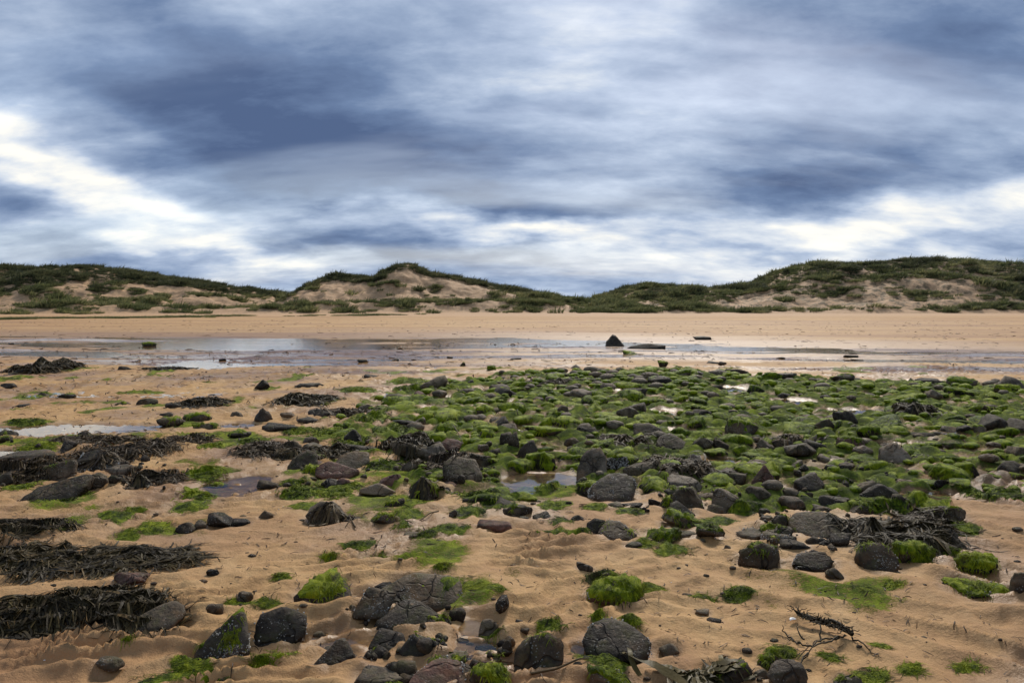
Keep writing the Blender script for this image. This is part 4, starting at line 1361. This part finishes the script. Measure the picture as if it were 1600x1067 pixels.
# broken stone packed between the bigger rocks, too small and many to count
g = np.random.default_rng(66)
RV = [rock_verts(1.0, g.uniform(.6, 1.0), g.uniform(.3, .7), 'aasw'[k % 4], 2500 + k, 2) for k in range(14)]
for colour, num, lab in (('brown', 330, 'brown rubble packed between the boulders'), ('black', 260, 'dark broken stone packed between the boulders')):
    parts = []
    boxes = ((0, 690, 270, 768), (430, 688, 790, 764), (430, 688, 790, 764), (870, 690, 1180, 800), (1190, 700, 1420, 862), (1190, 800, 1340, 866), (540, 950, 800, 1055))
    qx, qy, qw = [], [], []
    for k in range(num):
        bx = boxes[int(g.integers(len(boxes)))]
        a_, c_ = ground_at(g.uniform(bx[0], bx[2]), g.uniform(bx[1], bx[3]))
        qx.append(a_)
        qy.append(c_)
        qw.append(float(np.clip(g.lognormal(math.log(.045), .5), .018, .10)))
    qx, qy = np.array(qx), np.array(qy)
    keep_ = (fbm(qx * 1.5 + 5, qy * 1.5, octv=3) > -.25) & (pool_mask(qx, qy) < .2)
    qz = ground_z(qx, qy)
    for k in np.where(keep_)[0]:
        V, F = RV[int(g.integers(14))]
        a_ = g.uniform(0, 6.28)
        q = V * qw[k]
        q = np.stack([q[:, 0] * math.cos(a_) - q[:, 1] * math.sin(a_), q[:, 0] * math.sin(a_) + q[:, 1] * math.cos(a_), q[:, 2]], 1)
        parts.append((q + np.array([qx[k], qy[k], qz[k] - .08 * qw[k]]), F))
    V, F = join(parts)
    o = build('rubble', V, F, MR[colour])
    tag(o, lab, 'rubble', None, 'stuff')

# ------------------------------------------------------------------ weed patches on the sand
def ground_strands(x, y, ang, L, wd, lift, g, S=4, curl=.5, zfun=None, taper=(.6, 1.0, .25)):
    n = len(x)
    k = np.linspace(0, 1, S)
    a = ang[:, None] + curl * g.normal(size=(n, 1)) * k[None] + .25 * g.normal(size=(n, S)).cumsum(1) * .6
    step = (L / (S - 1))[:, None]
    X = x[:, None] + np.concatenate([np.zeros((n, 1)), np.cumsum(np.cos(a) * step, 1)[:, :-1]], 1)
    Y = y[:, None] + np.concatenate([np.zeros((n, 1)), np.cumsum(np.sin(a) * step, 1)[:, :-1]], 1)
    Z = (zfun or (lambda p, q: ground_z(p, q)))(X.ravel(), Y.ravel()).reshape(n, S)
    bow = lift[:, None] * np.sin(np.pi * (0.15 + .85 * k))[None]
    P = np.stack([X, Y, Z + .003 + bow], 2)
    roll = g.normal(size=(n, 1)) * .40 + g.normal(size=(n, S)) * .15
    side = np.stack([-np.sin(a) * np.cos(roll), np.cos(a) * np.cos(roll), np.sin(roll) * np.ones_like(a)], 2)
    return ribbons(P, side, wd, taper)


for i, (px, py, w_, h_) in enumerate(PATCHES):
    g = np.random.default_rng(3000 + i)
    x0, y0 = ground_at(px, py)
    _, ya = ground_at(px, py - h_ / 2)
    _, yb = ground_at(px, py + h_ / 2)
    a, b_ = w_ / F_PX * y0 / 2, (ya - yb) / 2
    y0 = (ya + yb) / 2
    b_ = min(b_, a * 1.3)
    nr, nt = 9, 30
    rr, tt = np.meshgrid(np.linspace(0, 1.15, nr), np.linspace(0, 2 * math.pi, nt, endpoint=False), indexing='ij')
    edge = 1 + .38 * perlin(np.cos(tt) * 1.6 + i * 3.1, np.sin(tt) * 1.6)
    X = x0 + a * rr * np.cos(tt) * edge
    Y = y0 + b_ * rr * np.sin(tt) * edge
    hh = min(.05, .13 * min(a, b_)) * np.clip(1 - rr ** 2, -.4, 1) * (1 + .75 * fbm(X * 9, Y * 9, octv=3))
    Z = ground_z(X.ravel(), Y.ravel()).reshape(X.shape) + hh - .003
    V = np.stack([X, Y, Z], 2).reshape(-1, 3)
    q = np.arange((nr - 1) * nt)
    r_, c_ = q // nt, q % nt
    F = np.stack([r_ * nt + c_, (r_ + 1) * nt + c_, (r_ + 1) * nt + (c_ + 1) % nt, r_ * nt + (c_ + 1) % nt], 1)
    n = int(np.clip(15000 * a * b_, 200, 900))
    th = g.uniform(0, 2 * math.pi, n)
    rad = np.sqrt(g.random(n)) * (1.05 + .5 * perlin(np.cos(th) * 2.6 + i, np.sin(th) * 2.6))
    sx, sy = x0 + a * rad * np.cos(th), y0 + b_ * rad * np.sin(th)

    def zf(p, q_, x0=x0, y0=y0, a=a, b_=b_, hm=min(.05, .13 * min(a, b_))):
        rr2 = ((p - x0) / a) ** 2 + ((q_ - y0) / b_) ** 2
        return ground_z(p, q_) + hm * np.clip(1 - rr2, -.02, 1) * (1 + .75 * fbm(p * 9, q_ * 9, octv=3))
    Vs, Fs, idx = ground_strands(sx, sy, g.normal(.2, .8, n) + (g.random(n) < .5) * math.pi, g.uniform(.02, .055, n) * (1 if y0 < 6 else 1.6), np.full(n, .0035 if y0 < 6 else .008) * g.uniform(.6, 1.3, n),
                                 g.uniform(.0, .002, n), g, 4, 1.2, zf)
    rn = np.r_[np.clip(.5 + .6 * fbm(V[:, 0] * 12, V[:, 1] * 12, octv=2), 0, 1), g.uniform(0, 1, n)[idx]]
    o = build('algae_patch', np.vstack([V, Vs]), np.vstack([F, Fs + len(V)]), M_ALGAE, attrs={'rnd': rn})
    tag(o, None, 'algae', 'green algae patches on the sand')
    PENDING.append((o, px, py, f'{"big" if a > .22 else "small" if a < .1 else "medium"} bright green algae patch'))

# ------------------------------------------------------------------ kelp
KM = {'d': M_KELP, 'b': M_KELPB, 'o': M_KELPO}
for i, (px, py, w_, h_, flow, ph, n, L, wd, mt, lab) in enumerate(KELP_MATS):
    g = np.random.default_rng(4000 + i)
    x0, _y = ground_at(px, py)
    _, ya = ground_at(px, py - h_ / 2)
    _, yb = ground_at(px, py + h_ / 2)
    y0 = (ya + yb) / 2
    a, b_ = w_ / F_PX * _y / 2, (ya - yb) / 2
    fl = R(flow)
    ph = ph * .55

    def zf(p, q_, x0=x0, y0=y0, a=a, b_=b_, ph=ph, i=i):
        rr2 = ((p - x0) / a) ** 2 + ((q_ - y0) / b_) ** 2
        return surf_z(p, q_, ground_z(p, q_) + ph * np.clip(1 - rr2, -.02, 1) * np.clip(.8 + .9 * fbm(p * 3.2 + i, q_ * 3.2, octv=3), .05, 2))
    nr, nt = 12, 40
    rr, tt = np.meshgrid(np.linspace(0, 1.0, nr), np.linspace(0, 2 * math.pi, nt, endpoint=False), indexing='ij')
    edge = .66 + .5 * perlin(np.cos(tt) * 2.2 + i * 3.1, np.sin(tt) * 2.2)
    X, Y = x0 + a * rr * np.cos(tt) * edge, y0 + b_ * rr * np.sin(tt) * edge
    Z = ground_z(X.ravel(), Y.ravel()) + .9 * ph * (np.clip(1 - ((X - x0) / a) ** 2 - ((Y - y0) / b_) ** 2, -.02, 1) * np.clip(.8 + .9 * fbm(X * 3.2 + i, Y * 3.2, octv=3), .05, 2)).ravel()
    Z = Z.reshape(X.shape) - .010 - .03 * (rr > .93)
    V = np.stack([X, Y, Z], 2).reshape(-1, 3)
    q = np.arange((nr - 1) * nt)
    r_, c_ = q // nt, q % nt
    F = np.stack([r_ * nt + c_, (r_ + 1) * nt + c_, (r_ + 1) * nt + (c_ + 1) % nt, r_ * nt + (c_ + 1) % nt], 1)
    root = build('kelp_mat', V, F, KM[mt], attrs={'rnd': np.full(len(V), .1)})
    tag(root, lab, 'kelp', 'mats of dark kelp')
    n = int(n * 1.9)
    L = L * .85
    wd = wd * .62
    th = g.uniform(0, 2 * math.pi, n)
    rad = np.sqrt(g.random(n)) * (.78 + .35 * perlin(np.cos(th) * 2.2 + i * 3.1, np.sin(th) * 2.2)) * 1.05
    sx, sy = x0 + a * rad * np.cos(th) - .4 * L * math.cos(fl), y0 + b_ * rad * np.sin(th) - .4 * L * math.sin(fl)
    hole = fbm(sx * (2.6 if y0 < 7 else 1.2) + 40 + i, sy * (2.6 if y0 < 7 else 1.2), octv=3) + .12 * g.normal(size=n) > -.22 - .25 * (rad < .45)
    sx, sy = sx[hole], sy[hole]
    n = len(sx)
    ang = fl + 1.9 * fbm(sx * 3.0 + i, sy * 3.0, octv=2) + g.normal(size=n) * .55
    Vs, Fs, idx = ground_strands(sx, sy, ang, L * g.uniform(.4, 1.2, n), wd * np.clip(g.lognormal(0, .55, n), .4, 3.2), g.uniform(0, .016, n) * (1 if y0 < 7 else 1.8), g, 6, 2.0, zf, (.4, 1.0, .35))
    rn = np.clip(g.beta(1.6, 2.6, n) + .25 * fbm(sx * 3 + 9, sy * 3, octv=2), 0, 1)
    rn = np.where(g.random(n) < .03, 1.0, rn)
    o = build('fronds', Vs, Fs, KM[mt], root, {'rnd': rn[idx]})
    tag(o, None, None, None, 'stuff')


def tube(points, radii, sides=6):
    P = np.asarray(points, float)
    n = len(P)
    T = np.gradient(P, axis=0)
    T /= np.maximum(np.linalg.norm(T, axis=1)[:, None], 1e-9)
    up = np.where(np.abs(T[:, 2:3]) > .9, np.array([[1., 0, 0]]), np.array([[0, 0, 1.]]))
    A = np.cross(T, up)
    A /= np.linalg.norm(A, axis=1)[:, None]
    B = np.cross(T, A)
    t = np.linspace(0, 2 * math.pi, sides, endpoint=False)
    V = P[:, None] + (A[:, None] * np.cos(t)[None, :, None] + B[:, None] * np.sin(t)[None, :, None]) * np.asarray(radii)[:, None, None]
    i = np.arange((n - 1) * sides)
    r, c = i // sides, i % sides
    F = np.stack([r * sides + c, r * sides + (c + 1) % sides, (r + 1) * sides + (c + 1) % sides, (r + 1) * sides + c], 1)
    return V.reshape(-1, 3), F


# weed straps hanging over rocks
def draped(px, py, w_, h_, n, wd, mat, lab, seed, spread=(-2.9, .3)):
    g = np.random.default_rng(seed)
    x0, yf = ground_at(px, py)
    s = yf / F_PX
    w, h = w_ * s, h_ * s * .8
    yc = yf + .38 * w
    zg = float(ground_z(np.array([x0]), np.array([yc]), False)[0])
    root = bpy.data.objects.new('draped_weed', None)
    COL.objects.link(root)
    root.location = (x0 * yc / yf, yc, zg)
    tag(root, lab, 'seaweed', 'weed hanging over rocks')
    for j in range(n):
        ph = g.uniform(*spread)
        S = 9
        k = np.linspace(0, 1, S)
        ln = g.uniform(.55, 1.45)
        rx, ry = w * .56 * ln, w * .50 * ln
        rad = k ** .9
        a = ph + g.normal() * .18 * k + .06 * g.normal(size=S)
        X = rx * rad * np.cos(a) + g.normal() * .03 * w
        Y = ry * rad * np.sin(a) + g.normal() * .03 * w
        wxp, wyp = X + root.location[0], Y + root.location[1]
        Z = surf_z(wxp, wyp) - zg
        for q in range(1, S):
            Z[q] = max(Z[q], Z[q - 1] - 1.6 * math.hypot(X[q] - X[q - 1], Y[q] - Y[q - 1]))
        Z += .006 + .012 * g.random(S)
        P = np.stack([X, Y, Z], 1)[None]
        T = np.gradient(P[0], axis=0)
        sd = np.cross(T, np.array([0, 0, 1.0]))
        sd /= np.maximum(np.linalg.norm(sd, axis=1)[:, None], 1e-6)
        sd = sd + np.array([0, 0, 1.0]) * g.normal(size=(S, 1)) * .5
        V, F, idx = ribbons(P, sd[None], np.array([wd * g.uniform(.6, 1.5)]), (.5, 1, .35))
        build('frond', V, F, mat, root, {'rnd': np.full(len(V), g.beta(1.5, 2))})
    return root


draped(520, 814, 84, 42, 34, .015, M_KELPB, 'brown weed straps fanning over a wedge rock on the mid-left sand', 11, (-2.5, .1))
draped(663, 780, 64, 36, 26, .016, M_KELP, 'dark weed straps over the pointed rock with a green front', 12)
draped(640, 722, 70, 34, 30, .018, M_KELP, 'black weed straps hanging over the rocks right of the bright green mound', 13)
draped(473, 737, 50, 34, 10, .018, M_KELPO, 'olive weed straps on the rough brown boulder left of the purple one', 14, (-1.6, -.2))
draped(1330, 838, 70, 40, 34, .014, M_KELP, 'black weed hanging from the right end of the broad brown boulder', 15)
draped(222, 764, 50, 26, 22, .014, M_KELP, 'dark weed over the rightmost front rock of the left weed heap', 16)
draped(160, 737, 84, 36, 30, .014, M_KELPB, 'brown weed over the biggest boulder in the left weed heap', 17)
r = draped(1090, 1068, 120, 52, 54, .030, M_KELPO, 'broad leathery kelp fronds heaped at the bottom edge right of centre', 18, (-3.3, .9))
r['category'] = 'kelp'

# a long forked frond lying left of it
root = None
g = np.random.default_rng(77)
for j, pts in enumerate(([(1075, 1066), (1040, 1062), (1005, 1058), (985, 1045), (972, 1020)], [(1000, 1060), (986, 1050), (982, 1035), (984, 1024)])):
    xy = np.array([ground_at(*p) for p in pts])
    t = np.linspace(0, 1, 12)
    q = np.stack([np.interp(t, np.linspace(0, 1, len(pts)), xy[:, k]) for k in (0, 1)], 1)
    zz = ground_z(q[:, 0], q[:, 1]) + .035 + .05 * np.sin(t * 3.1)
    P = np.stack([q[:, 0], q[:, 1], zz], 1)
    T = np.gradient(P, axis=0)
    sd = np.cross(T, [0, 0, 1.0])
    sd /= np.linalg.norm(sd, axis=1)[:, None]
    sd[:, 2] += .5 * np.sin(t * 7)
    V, F, _ = ribbons(P[None], sd[None], np.array([.045 if j == 0 else .022]), (1, .9, .25))
    if root is None:
        root = build('kelp_frond', V, F, M_KELPO, attrs={'rnd': np.full(len(V), .5)})
        tag(root, 'long amber forked kelp frond reaching left from the bottom kelp heap', 'kelp')
    else:
        build('fork', V, F, M_KELPO, root, {'rnd': np.full(len(V), .6)})

# the branching wrack on the right foreground sand, with its root clump and a white shell
def wz(px, py, up=0.0):
    x, y = ground_at(px, py)
    return np.array([x, y, float(ground_z(np.array([x]), np.array([y]))[0]) + up])


root = bpy.data.objects.new('branching_seaweed', None)
COL.objects.link(root)
root.location = wz(1290, 1000)
tag(root, 'black branching seaweed with a ragged stalk on the right foreground sand', 'seaweed')
base = np.array(root.location)


def stalk(pts, r0, r1, name):
    C = np.array([wz(px, py, up) for px, py, up in pts]) - base
    t = np.linspace(0, 1, 4 * len(pts))
    P = np.stack([np.interp(t, np.linspace(0, 1, len(pts)), C[:, k]) for k in range(3)], 1)
    P += g.normal(size=P.shape) * .003
    return tube(P, np.linspace(r0, r1, len(t)), 6)


parts = [stalk([(1245, 966, .03), (1275, 975, .04), (1305, 985, .05), (1332, 1000, .03)], .008, .011, 's')]
for _ in range(130):                                     # ragged bristles along the stalk
    t = g.random()
    c = np.array([np.interp(t, [0, 1], [1245, 1330]), np.interp(t, [0, 1], [966, 1000])])
    p0 = wz(c[0], c[1], .04) - base
    d = g.normal(size=3) * np.array([.030, .030, .020])
    d[2] = abs(d[2]) * .8
    P = p0 + np.linspace(0, 1, 5)[:, None] * d + g.normal(size=(5, 3)) * .004
    parts.append(tube(P, np.linspace(.0035, .0015, 5), 4))
V, F = join(parts)
build('stalk', V, F, M_KELP, root, {'rnd': np.full(len(V), .25)})
for pts in ([(1320, 1000, .02), (1295, 1010, .04), (1270, 1022, .04), (1252, 1035, .02), (1240, 1045, .01)],
            [(1310, 1003, .02), (1285, 1008, .05), (1265, 1018, .03), (1245, 1028, .02)],
            [(1283, 1008, .04), (1280, 995, .06), (1270, 990, .05)], [(1268, 1020, .04), (1250, 1020, .05), (1232, 1000, .03), (1214, 990, .01)],
            [(1240, 1004, .03), (1226, 992, .03), (1222, 988, .04)], [(1255, 1000, .03), (1245, 992, .04), (1246, 986, .04)],
            [(1330, 1002, .01), (1345, 1010, .01), (1362, 1020, .005), (1376, 1028, .005)], [(1262, 1026, .03), (1250, 1040, .03), (1244, 1052, .01)]):
    V, F = stalk(pts, .0045, .0015, 'b')
    build('branch', V, F, M_KELP, root, {'rnd': np.full(len(V), .3)})
# shell at its tip
p0 = wz(1238, 968, .015)
g2 = np.linspace(0, math.pi, 12)
rr, tt = np.meshgrid(np.linspace(.05, 1, 8), np.linspace(-1.3, 1.3, 14), indexing='ij')
V = np.stack([.026 * rr * np.sin(tt), .022 * rr * np.cos(tt) - .012, .008 * np.sqrt(np.maximum(1 - rr ** 2, 0)) + .0015 * np.cos(tt * 16) * rr], 2).reshape(-1, 3)
o = build('shell', V, grid_faces(8, 14), M_SHELL)
o.location = p0
o.rotation_euler = (.5, .1, .6)
tag(o, 'white broken shell at the left tip of the branching seaweed', 'shell')

# a bare twig and thin stems lying about
for pts, lab in (([(1010 - 325, 800, .01), (672, 806, .02), (655, 813, .005)], 'thin brown stem lying on sand below the pointed green-fronted rock'),
                 ([(708, 703, .28), (716, 715, .20), (724, 724, .14)], 'brown stem leaning on the shaggy brown boulder'),
                 ([(555, 822, .01), (548, 816, .015), (540, 822, .005)], 'short dark stem beside the blue-black slab'),
                 ([(830, 1052, .01), (870, 1049, .02), (905, 1042, .02), (920, 1036, .005)], 'thin dark stem on sand right of the squarish brown boulder')):
    C = np.array([wz(*p) for p in pts])
    t = np.linspace(0, 1, 14)
    P = np.stack([np.interp(t, np.linspace(0, 1, len(pts)), C[:, k]) for k in range(3)], 1)
    V, F = tube(P - C[0], np.linspace(.006, .003, 14), 6)
    o = build('weed_stem', V, F, M_KELPB, attrs={'rnd': np.full(len(V), .6)})
    o.location = C[0]
    tag(o, lab, 'seaweed')

# ------------------------------------------------------------------ scraps of weed and shell grit
g = np.random.default_rng(88)
n = 13000
yv = np.exp(g.uniform(math.log(3.0), math.log(60), n))
xv = yv * g.uniform(-.75, .75, n)
m = fbm(xv * .8 + 60, yv * .5, octv=3) + .18 * g.normal(size=n)
px, py = project(xv, yv)
bias = np.where((px < 950) & (py > 535) & (py < 720), .42, 0) + np.where((py < 600), .06, 0)
keep = m + bias > .20
xv, yv = xv[keep], yv[keep]
n = len(xv)
sc = np.clip(yv / 5, .8, 5.0)
Vs, Fs, idx = ground_strands(xv, yv, g.normal(0, .9, n), g.uniform(.02, .07, n) * sc, g.uniform(.003, .010, n) * sc, g.uniform(0, .010, n) * sc, g, 4, .9)
o = build('seaweed_scraps', Vs, Fs, M_SCRAP, attrs={'rnd': g.uniform(0, 1, n)[idx]})
tag(o, 'small brown scraps of weed strewn over the sand', 'seaweed', None, 'stuff')
n = 900
yv = np.exp(g.uniform(math.log(3.0), math.log(16), n))
xv = yv * g.uniform(-.72, .72, n)
k = fbm(xv * .7 + 12, yv * .7, octv=3) + .15 * g.normal(size=n) > .12
xv, yv = xv[k], yv[k]
zv = ground_z(xv, yv)
V0, F0 = ico(2)
parts = []
for i in range(len(xv)):
    r0 = g.lognormal(math.log(.0075), .55)
    q = V0 * (1 + .3 * perlin(V0[:, 0] * 1.5 + i, V0[:, 1] * 1.5, V0[:, 2] * 1.5))[:, None] * np.array([1.3, 1, .6]) * min(r0, .028)
    parts.append((q + np.array([xv[i], yv[i], zv[i]]), F0))
V, F = join(parts)
o = build('pebbles', V, F, MR['grey'])
tag(o, 'small dark pebbles strewn over the sand', 'pebbles', None, 'stuff')
n = 26
yv = np.exp(g.uniform(math.log(3.0), math.log(9), n))
xv = yv * g.uniform(-.7, .7, n)
zv = ground_z(xv, yv)
V0, F0 = ico(1)
parts = []
for i in range(n):
    parts.append((V0 * np.array([.005, .0035, .002]) * g.uniform(.5, 1.3) + g.normal(size=V0.shape) * .0006 + np.array([xv[i], yv[i], zv[i] + .002]), F0))
V, F = join(parts)
o = build('shell_fragments', V, F, M_SHELL)
tag(o, 'tiny white shell fragments on the sand', 'shells', None, 'stuff')

# ------------------------------------------------------------------ marram grass
def tuft(seed, nb, rad, ln, wd, lean):
    g = np.random.default_rng(seed)
    r = rad * np.sqrt(g.random(nb))
    a = g.uniform(0, 2 * math.pi, nb)
    P0 = np.stack([r * np.cos(a), r * np.sin(a), np.full(nb, -.05)], 1)
    S = 4
    k = np.linspace(0, 1, S)
    out = np.stack([np.cos(a), np.sin(a), np.zeros(nb)], 1) * (.15 + .5 * r / rad)[:, None] + g.normal(size=(nb, 3)) * .22
    out[:, 0] += lean
    L = ln * g.uniform(.6, 1.15, nb) * (1 - .25 * r / rad)
    P = P0[:, None] + L[:, None, None] * (np.array([0, 0, 1.])[None, None] * (k - .35 * k ** 2)[None, :, None] + out[:, None] * (k ** 1.7)[None, :, None] * .62)
    sa = g.uniform(0, math.pi, nb)
    side = np.repeat(np.stack([np.cos(sa), np.sin(sa), np.zeros(nb)], 1)[:, None], S, 1)
    V, F, idx = ribbons(P, side, wd * g.uniform(.6, 1.4, nb), (.9, 1, .15))
    t = np.tile(np.repeat(k, 2), nb)
    rn = np.clip(g.beta(2, 2.4, nb)[idx] * .8 + .2 * t, 0, 1)
    return V, F, rn


TV = [tuft(60 + i, 260, .80, .75, .045, .35) for i in range(6)]
TM = [build('marram_clump', V, F, M_GRASS, attrs={'rnd': rn}, mesh_only=True) for V, F, rn in TV]
TS = [tuft(80 + i, 90, .55, .72, .050, .4) for i in range(8)]
SRC = {}
for key, mat in (('green', M_GRASS), ('dark', M_GRASSD)):
    c = bpy.data.collections.new('tuft_source_' + key)
    for V, F, rn in TS:
        me = build('tuft', V, F, mat, attrs={'rnd': rn}, mesh_only=True)
        c.objects.link(bpy.data.objects.new('tuft', me))
    SRC[key] = c


def scatter(name, P, sc, rot, coll):
    """one mass of grass: a point cloud with a tuft set on each point"""
    me = bpy.data.meshes.new(name)
    me.vertices.add(len(P))
    me.vertices.foreach_set('co', np.ascontiguousarray(P, np.float32).ravel())
    for k, ty, vals in (('tsc', 'FLOAT_VECTOR', sc), ('trot', 'FLOAT_VECTOR', rot)):
        me.attributes.new(k, ty, 'POINT').data.foreach_set('vector', np.ascontiguousarray(vals, np.float32).ravel())
    o = link(name, me)
    ng = bpy.data.node_groups.new(name, 'GeometryNodeTree')
    ng.interface.new_socket('Geometry', in_out='INPUT', socket_type='NodeSocketGeometry')
    ng.interface.new_socket('Geometry', in_out='OUTPUT', socket_type='NodeSocketGeometry')
    nd = ng.nodes
    gi, go = nd.new('NodeGroupInput'), nd.new('NodeGroupOutput')
    ci = nd.new('GeometryNodeCollectionInfo')
    ci.inputs['Collection'].default_value = coll
    ci.inputs['Separate Children'].default_value = True
    ci.inputs['Reset Children'].default_value = True
    ip = nd.new('GeometryNodeInstanceOnPoints')
    ip.inputs['Pick Instance'].default_value = True
    ng.links.new(gi.outputs[0], ip.inputs['Points'])
    ng.links.new(ci.outputs[0], ip.inputs['Instance'])
    for k, sk in (('tsc', 'Scale'), ('trot', 'Rotation')):
        na = nd.new('GeometryNodeInputNamedAttribute')
        na.data_type = 'FLOAT_VECTOR'
        na.inputs['Name'].default_value = k
        src = na.outputs['Attribute']
        if sk == 'Rotation':
            er = nd.new('FunctionNodeEulerToRotation')
            ng.links.new(src, er.inputs[0])
            src = er.outputs[0]
        ng.links.new(src, ip.inputs[sk])
    ng.links.new(ip.outputs[0], go.inputs[0])
    m = o.modifiers.new('scatter', 'NODES')
    m.node_group = ng
    return o


g = np.random.default_rng(99)
n = 42000
yv = g.uniform(74, 119, n)
xv = yv * g.uniform(-.95, .95, n)
zv = ground_z(xv, yv)
cov, _ = dune_cover(xv, yv, zv)
pxv, pyv = project(xv, yv, zv)
keep = g.random(n) < np.clip((cov - .40) * 2.0, 0, 1)
big = cov > .40
# single clumps: those on the open slopes, where each can be told apart
solo, mass = [], []
cell = {}
order = np.argsort(-g.random(n))
for i in order:
    if not keep[i]:
        continue
    if cov[i] < .80 and len(solo) < 285 and abs(xv[i] / yv[i]) < .68 and pyv[i] > 420:
        key = (int(xv[i] / 1.5), int(yv[i] / 1.5))
        if key in cell:
            continue
        cell[key] = 1
        solo.append(i)
    else:
        mass.append(i)
ranks = {}
solo.sort(key=lambda i: pxv[i])
for i in solo:
    o = link('marram_clump', TM[int(g.integers(6))])
    s = g.uniform(.55, 1.15)
    o.location = (xv[i], yv[i], zv[i])
    o.rotation_euler = (0, 0, g.normal() * .5)
    o.scale = (s * 1.1, s, s * g.uniform(.7, 1.0))
    px, py = pxv[i], pyv[i]
    if px < 442:
        where = 'left dune'
        part = 'at its left end' if px < 150 else 'near its middle' if px < 300 else 'near its right end'
    elif px < 915:
        where = 'peaked dune'
        part = 'left of the peak' if px < 600 else 'below the peak' if px < 690 else 'right of the peak'
    else:
        where = 'right dune'
        part = 'at its left end' if px < 1150 else 'near its middle' if px < 1380 else 'at its right end'
    row = 'high on' if py < 448 else 'halfway up' if py < 466 else 'low on'
    ranks.setdefault((row, where, part), []).append(o)
for (row, where, part), lst in ranks.items():
    for k, o in enumerate(lst):
        tag(o, f'marram clump {row} the {where}, {part}' + (f', {ORD[k] or "first"} from left' if len(lst) > 1 else ''), 'grass clump', 'single grass clumps on the dunes')
for nm_, test, mat, lab in (('dune_grass', lambda i: not (pyv[i] < 462 and cov[i] > .9), M_GRASS, 'thick green marram grass along the foot and slopes of the dunes'),
                            ('crest_grass', lambda i: pyv[i] < 462 and cov[i] > .9, M_GRASSD, 'dark marram grass along the dune crests')):
    sel = np.array([i for i in mass if test(i)])
    k = len(sel)
    sc = g.uniform(.55, 1.2, (k, 1)) * np.array([1.15, 1.0, .9]) * (.55 + 1.1 * np.clip(fbm(xv[sel] * .45, yv[sel] * .45, octv=3) + .25, 0, 1))[:, None]
    rot = np.stack([g.normal(size=k) * .12, g.normal(size=k) * .12, g.normal(size=k) * .6], 1)
    o = scatter(nm_, np.stack([xv[sel], yv[sel], zv[sel]], 1), sc, rot, SRC['green' if mat is M_GRASS else 'dark'])
    tag(o, lab, 'grass', None, 'stuff')
# low strand-line plants in front of the fore-dune
n = 700
pxs = g.uniform(-40, 660, n)
yv = np.interp(pxs, [0, 660], [63, 79]) + g.normal(size=n) * .8 + 1.2 * np.sin(pxs * .02)
xv = (pxs - CX) / F_PX * yv
k = fbm(xv * .25 + 4, yv * .3, octv=3) > -.12
xv, yv = xv[k], yv[k]
zv = ground_z(xv, yv)
k = len(xv)
o = scatter('strand_line_plants', np.stack([xv, yv, zv], 1), np.tile([[.9, .9, .30]], (k, 1)) * g.uniform(.6, 1.3, (k, 1)), np.zeros((k, 3)), SRC['green'])
tag(o, 'low line of green plants along the top of the beach', 'plants', None, 'stuff')

# ------------------------------------------------------------------ labels that single out each rock
SHORT = {}
buckets = {}
for o, px, py, pre in PENDING:
    best = min(LANDMARKS, key=lambda L: math.hypot(L[0] - px, (L[1] - py) * 2.2))
    dx, dy = px - best[0], (py - best[1]) * 2.2
    if abs(dx) > abs(dy):
        rel = 'right of' if dx > 0 else 'left of'
    else:
        rel = 'in front of' if dy > 0 else 'behind'
    phrase = best[2]
    buckets.setdefault((pre, rel, phrase), []).append((math.hypot(dx, dy), o))
for (pre, rel, phrase), lst in buckets.items():
    lst.sort(key=lambda q: q[0])
    room = 16 - len(pre.split()) - len(rel.split()) - 1
    for k, (_, o) in enumerate(lst):
        tail = '' if len(lst) == 1 else ', nearest one' if k == 0 else f', {ORD[min(k, len(ORD) - 1)]} nearest'
        words = phrase.split()[:room - (2 if tail else 0)]
        while words and words[-1] in ('with', 'a', 'the', 'of', 'and', 'by', 'on', 'in', 'left', 'right', 'behind', 'small', 'white', 'bright'):
            words.pop()
        o['label'] = f'{pre} {rel} the {" ".join(words)}{tail}'
